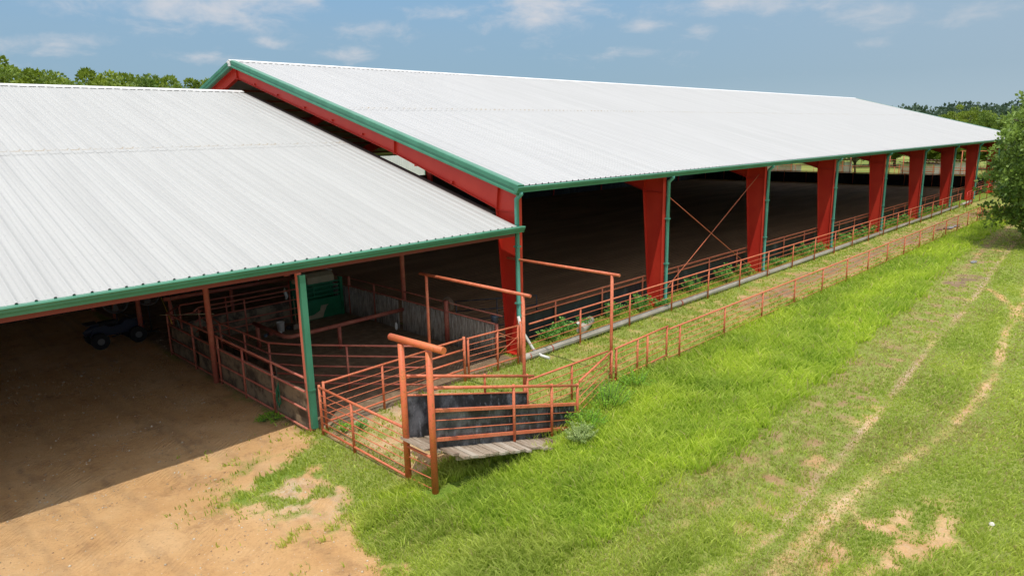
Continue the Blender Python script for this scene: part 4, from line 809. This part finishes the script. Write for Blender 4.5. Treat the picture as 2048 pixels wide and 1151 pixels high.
# far forest on the skyline
M_far = leaf_material('far_forest_leaves', (.04,.075,.045), (.09,.14,.08), .2)
P = []; D = []; T = []
for i in range(520):
    a = math.radians(rng.uniform(-8, 100)); d = rng.uniform(330, 560); x = cam_loc.x+d*math.cos(a); y = cam_loc.y+d*math.sin(a)
    gzz = 6*.9*sstep(180,520,d); h = rng.uniform(9,13)*(.8+.5*float(fbm(np.array([a*9.]), np.array([d*.004]), 2, 70)[0])); r = rng.uniform(6,9); n = 300
    q = rng.normal(size=(n,3)); q /= np.linalg.norm(q,axis=1,keepdims=True); q *= rng.uniform(.5,1,(n,1))*(1+.12*np.sin(q[:,:1]*6+i))
    P.append(np.array([x,y,gzz+h*.5-1])+q*np.array([r,r,h*.5])); D.append(q+rng.normal(size=(n,3))*.5+np.array([0,0,.3])); T.append(np.full(n, rng.uniform(.2,.8)))
V, L, Z, TT = leaves(np.concatenate(P), np.concatenate(D), 1.5, .8, np.concatenate(T))
tag(fast_mesh('forest', V, L, Z, M_far, None, dict(tone=TT)), 'dark distant wooded ridge on the skyline', 'forest', kind='stuff')

# ------------------------------------------------------------------ far yard beyond the arena
M_shed = worn('white_shed_siding', (.70,.67,.62), (.6,.56,.5), (.35,.28,.22), .6, 2, .62); M_brown = worn('brown_shed_roof', (.22,.12,.09), (.28,.17,.13), (.5,.45,.4), .6, 2, .6)
def shed(label, x, y0, y1, h, depth=3.2, roofc=None):
    f = thing('stock_shed', label, 'shed', (x,y0,0), 'small sheds in the far yard'); rc = roofc or M_brown
    b = MB(); prof = []; y = y0
    while y < y1-.01: prof += [(0,y),(0,min(y+.32,y1)),(.03,min(y+.35,y1)),(.03,min(y+.42,y1))]; y += .45
    vv = [(x-q, p, z) for z in (.55, h) for q, p in prof]; n = len(prof); b.add(vv, [(i,i+1,n+i+1,n+i) for i in range(n-1)]); b.build('wall', M_shed, f)
    MB().box((x+depth/2,y0,h/2-.1), (depth,.06,h-.2)).build('wall', M_shed, f); MB().box((x+depth/2,y1,h/2-.1), (depth,.06,h-.2)).build('wall', M_shed, f)
    MB().box((x-.03,(y0+y1)/2,.55), (.06,y1-y0,.10)).build('skirt_rail', M_pipe, f); MB().box((x-.03,(y0+y1)/2,.27), (.05,y1-y0,.44)).build('skirt', M_shed, f)
    b = MB(); prof = []; y = y0-.7
    while y < y1+.5: prof += [(y,0),(y+.2,0),(y+.26,.10),(y+.42,.10)]; y += .48
    vv = [(xx, p, z+q) for xx, z in ((x-.8,h+.30),(x+depth+.4,h-.15)) for p, q in prof]; n = len(prof); b.add(vv, [(i,i+1,n+i+1,n+i) for i in range(n-1)]); b.build('roof', rc, f)
    for y in (y0, y1): MB().box((x-.7,y,h/2), (.09,.09,h)).build('post', M_pipe, f)
shed('brown roofed white shed left of the pair under the far eave', 100, 12.0, 16.5, 1.62)
shed('taller brown roofed white shed right of the pair under the far eave', 104, 8.6, 13.6, 1.8)
shed('white shed seen between the fourth and fifth barn columns', 95, 22.9, 26.5, 2.2)
shed('long low white shed farthest left under the eave', 95, 30.7, 38.0, 1.7)
fence('field_fence', 'five rail red fence behind the arena end with the field beyond', 'fence', [(90,-2,1.7),(90,42,1.7)], [(90,-2+2.75*k,1.7) for k in range(17)], (.32,.62,.92,1.2), rr=.035, rod_r=.02)
fence('field_fence', 'low red fence farther out across the green field', 'fence', [(118,-4,1.4),(118,60,1.4)], [(118,-4+4*k,1.4) for k in range(17)], (.4,.8), rr=.035, rod_r=.02)
f = thing('goal_frame', 'red pipe gateway frame standing past the far barn end', 'pipe frame', (92,5.6,0))
MB().tube((92,7.3,3.8), (92,4.0,3.8), .05, 8).build('crossbar', M_chute, f)
for y in (7.1,4.1): MB().tube((92,y,0), (92,y,3.85), .055, 8).build('post', M_chute, f)
MB().tube((92,4.1,2.3), (92,1.4,2.3), .045, 8).build('side_rail', M_chute, f)
for i, (y, h) in enumerate(((14.9,3.4),(13.2,3.2),(20.0,3.0))): tag(MB().tube((89,y,0), (89,y,h), .06, 8).build('pipe_post', M_pipe), ['tall red post left of the brown roofed shed','tall red post in front of the brown roofed shed','tall red post near the dark tree trunk'][i], 'post')
o = make_tree('shade_tree', 'dark trunked shade tree in the far yard under the eave', 6.0, 3.6, M_oak2, 60, 40, .3, .42, 21); o.location = (97,21.9,0)
# white walled building glimpsed through the far side of the arena
ws = thing('metal_building', 'white ribbed metal wall glimpsed between the two roofs', 'building', (30,50,0)); b = MB(); prof = []; x = 14.
while x < 37.3: prof += [(x,0),(x+.22,0),(x+.25,-.03),(x+.29,-.03)]; x += .305
vv = [(p, 50+q, z) for z in (0, 8.5) for p, q in prof]; n = len(prof); b.add(vv, [(i,i+1,n+i+1,n+i) for i in range(n-1)]); b.build('wall', M_white, ws)
MB().box((36.0,49.94,4.2), (.16,.06,8.4)).build('corner_trim', M_green, ws); MB().box((25.6,54.2,8.6), (23.4,8.6,.12)).build('roof', M_white, ws)
# trampled stone in the grass and small pale stones
M_stone = worn('pale_stone', (.6,.58,.52), (.5,.48,.42), (.35,.33,.28), .8, 9, .6)
b = lathe([(.001,-.02),(.09,0),(.11,.05),(.06,.09),(.001,.1)], 9); o = b.build('stone', M_stone); o.location = (-.6,-13.35,0); o.scale = (.75,.45,.5); tag(o, 'pale stone lying in the grass at lower right', 'stone')

# clods and pebbles on the yard
n = 9000; x = rng.uniform(-14.5, -6.5, n); y = rng.uniform(-7.5, 12, n); k = cover(x, y)[0]; kp = (rng.uniform(0,1,n) < k*(.25+.75*(fbm(x*1.2,y*1.2,3,90) > .52))); x, y = x[kp], y[kp]; n = len(x)
r = np.minimum(rng.gamma(1.6, .0055, n)+.003, .035); q = np.array([(1,0,0),(0,1,0),(-1,0,0),(0,-1,0),(0,0,.8),(0,0,-.6)], float)
V = q[None]*rng.uniform(.6,1.3,(n,6,3))*r[:,None,None]; V[:,:,0] += x[:,None]; V[:,:,1] += y[:,None]; V[:,:,2] += (height(x,y)+r*.2)[:,None]
fc = np.array([(0,1,4),(1,2,4),(2,3,4),(3,0,4),(1,0,5),(2,1,5),(3,2,5),(0,3,5)]); L = (np.arange(n)[:,None,None]*6+fc[None]).ravel()
M_clod = mat('clods', (.4,.25,.12), .95); t = NT(M_clod); t.color(t.mix(t.mr(t.noise(3,2), .4, .65), t.mix(t.attr('tone'), (.22,.12,.06), (.5,.34,.18)), (.62,.55,.42)))
tag(fast_mesh('clods', V.reshape(-1,3), L, np.full(8*n,3), M_clod, None, dict(tone=np.repeat(rng.uniform(0,1,n),6))), 'small clods and pebbles strewn over the tan dirt yard', 'gravel', kind='stuff')
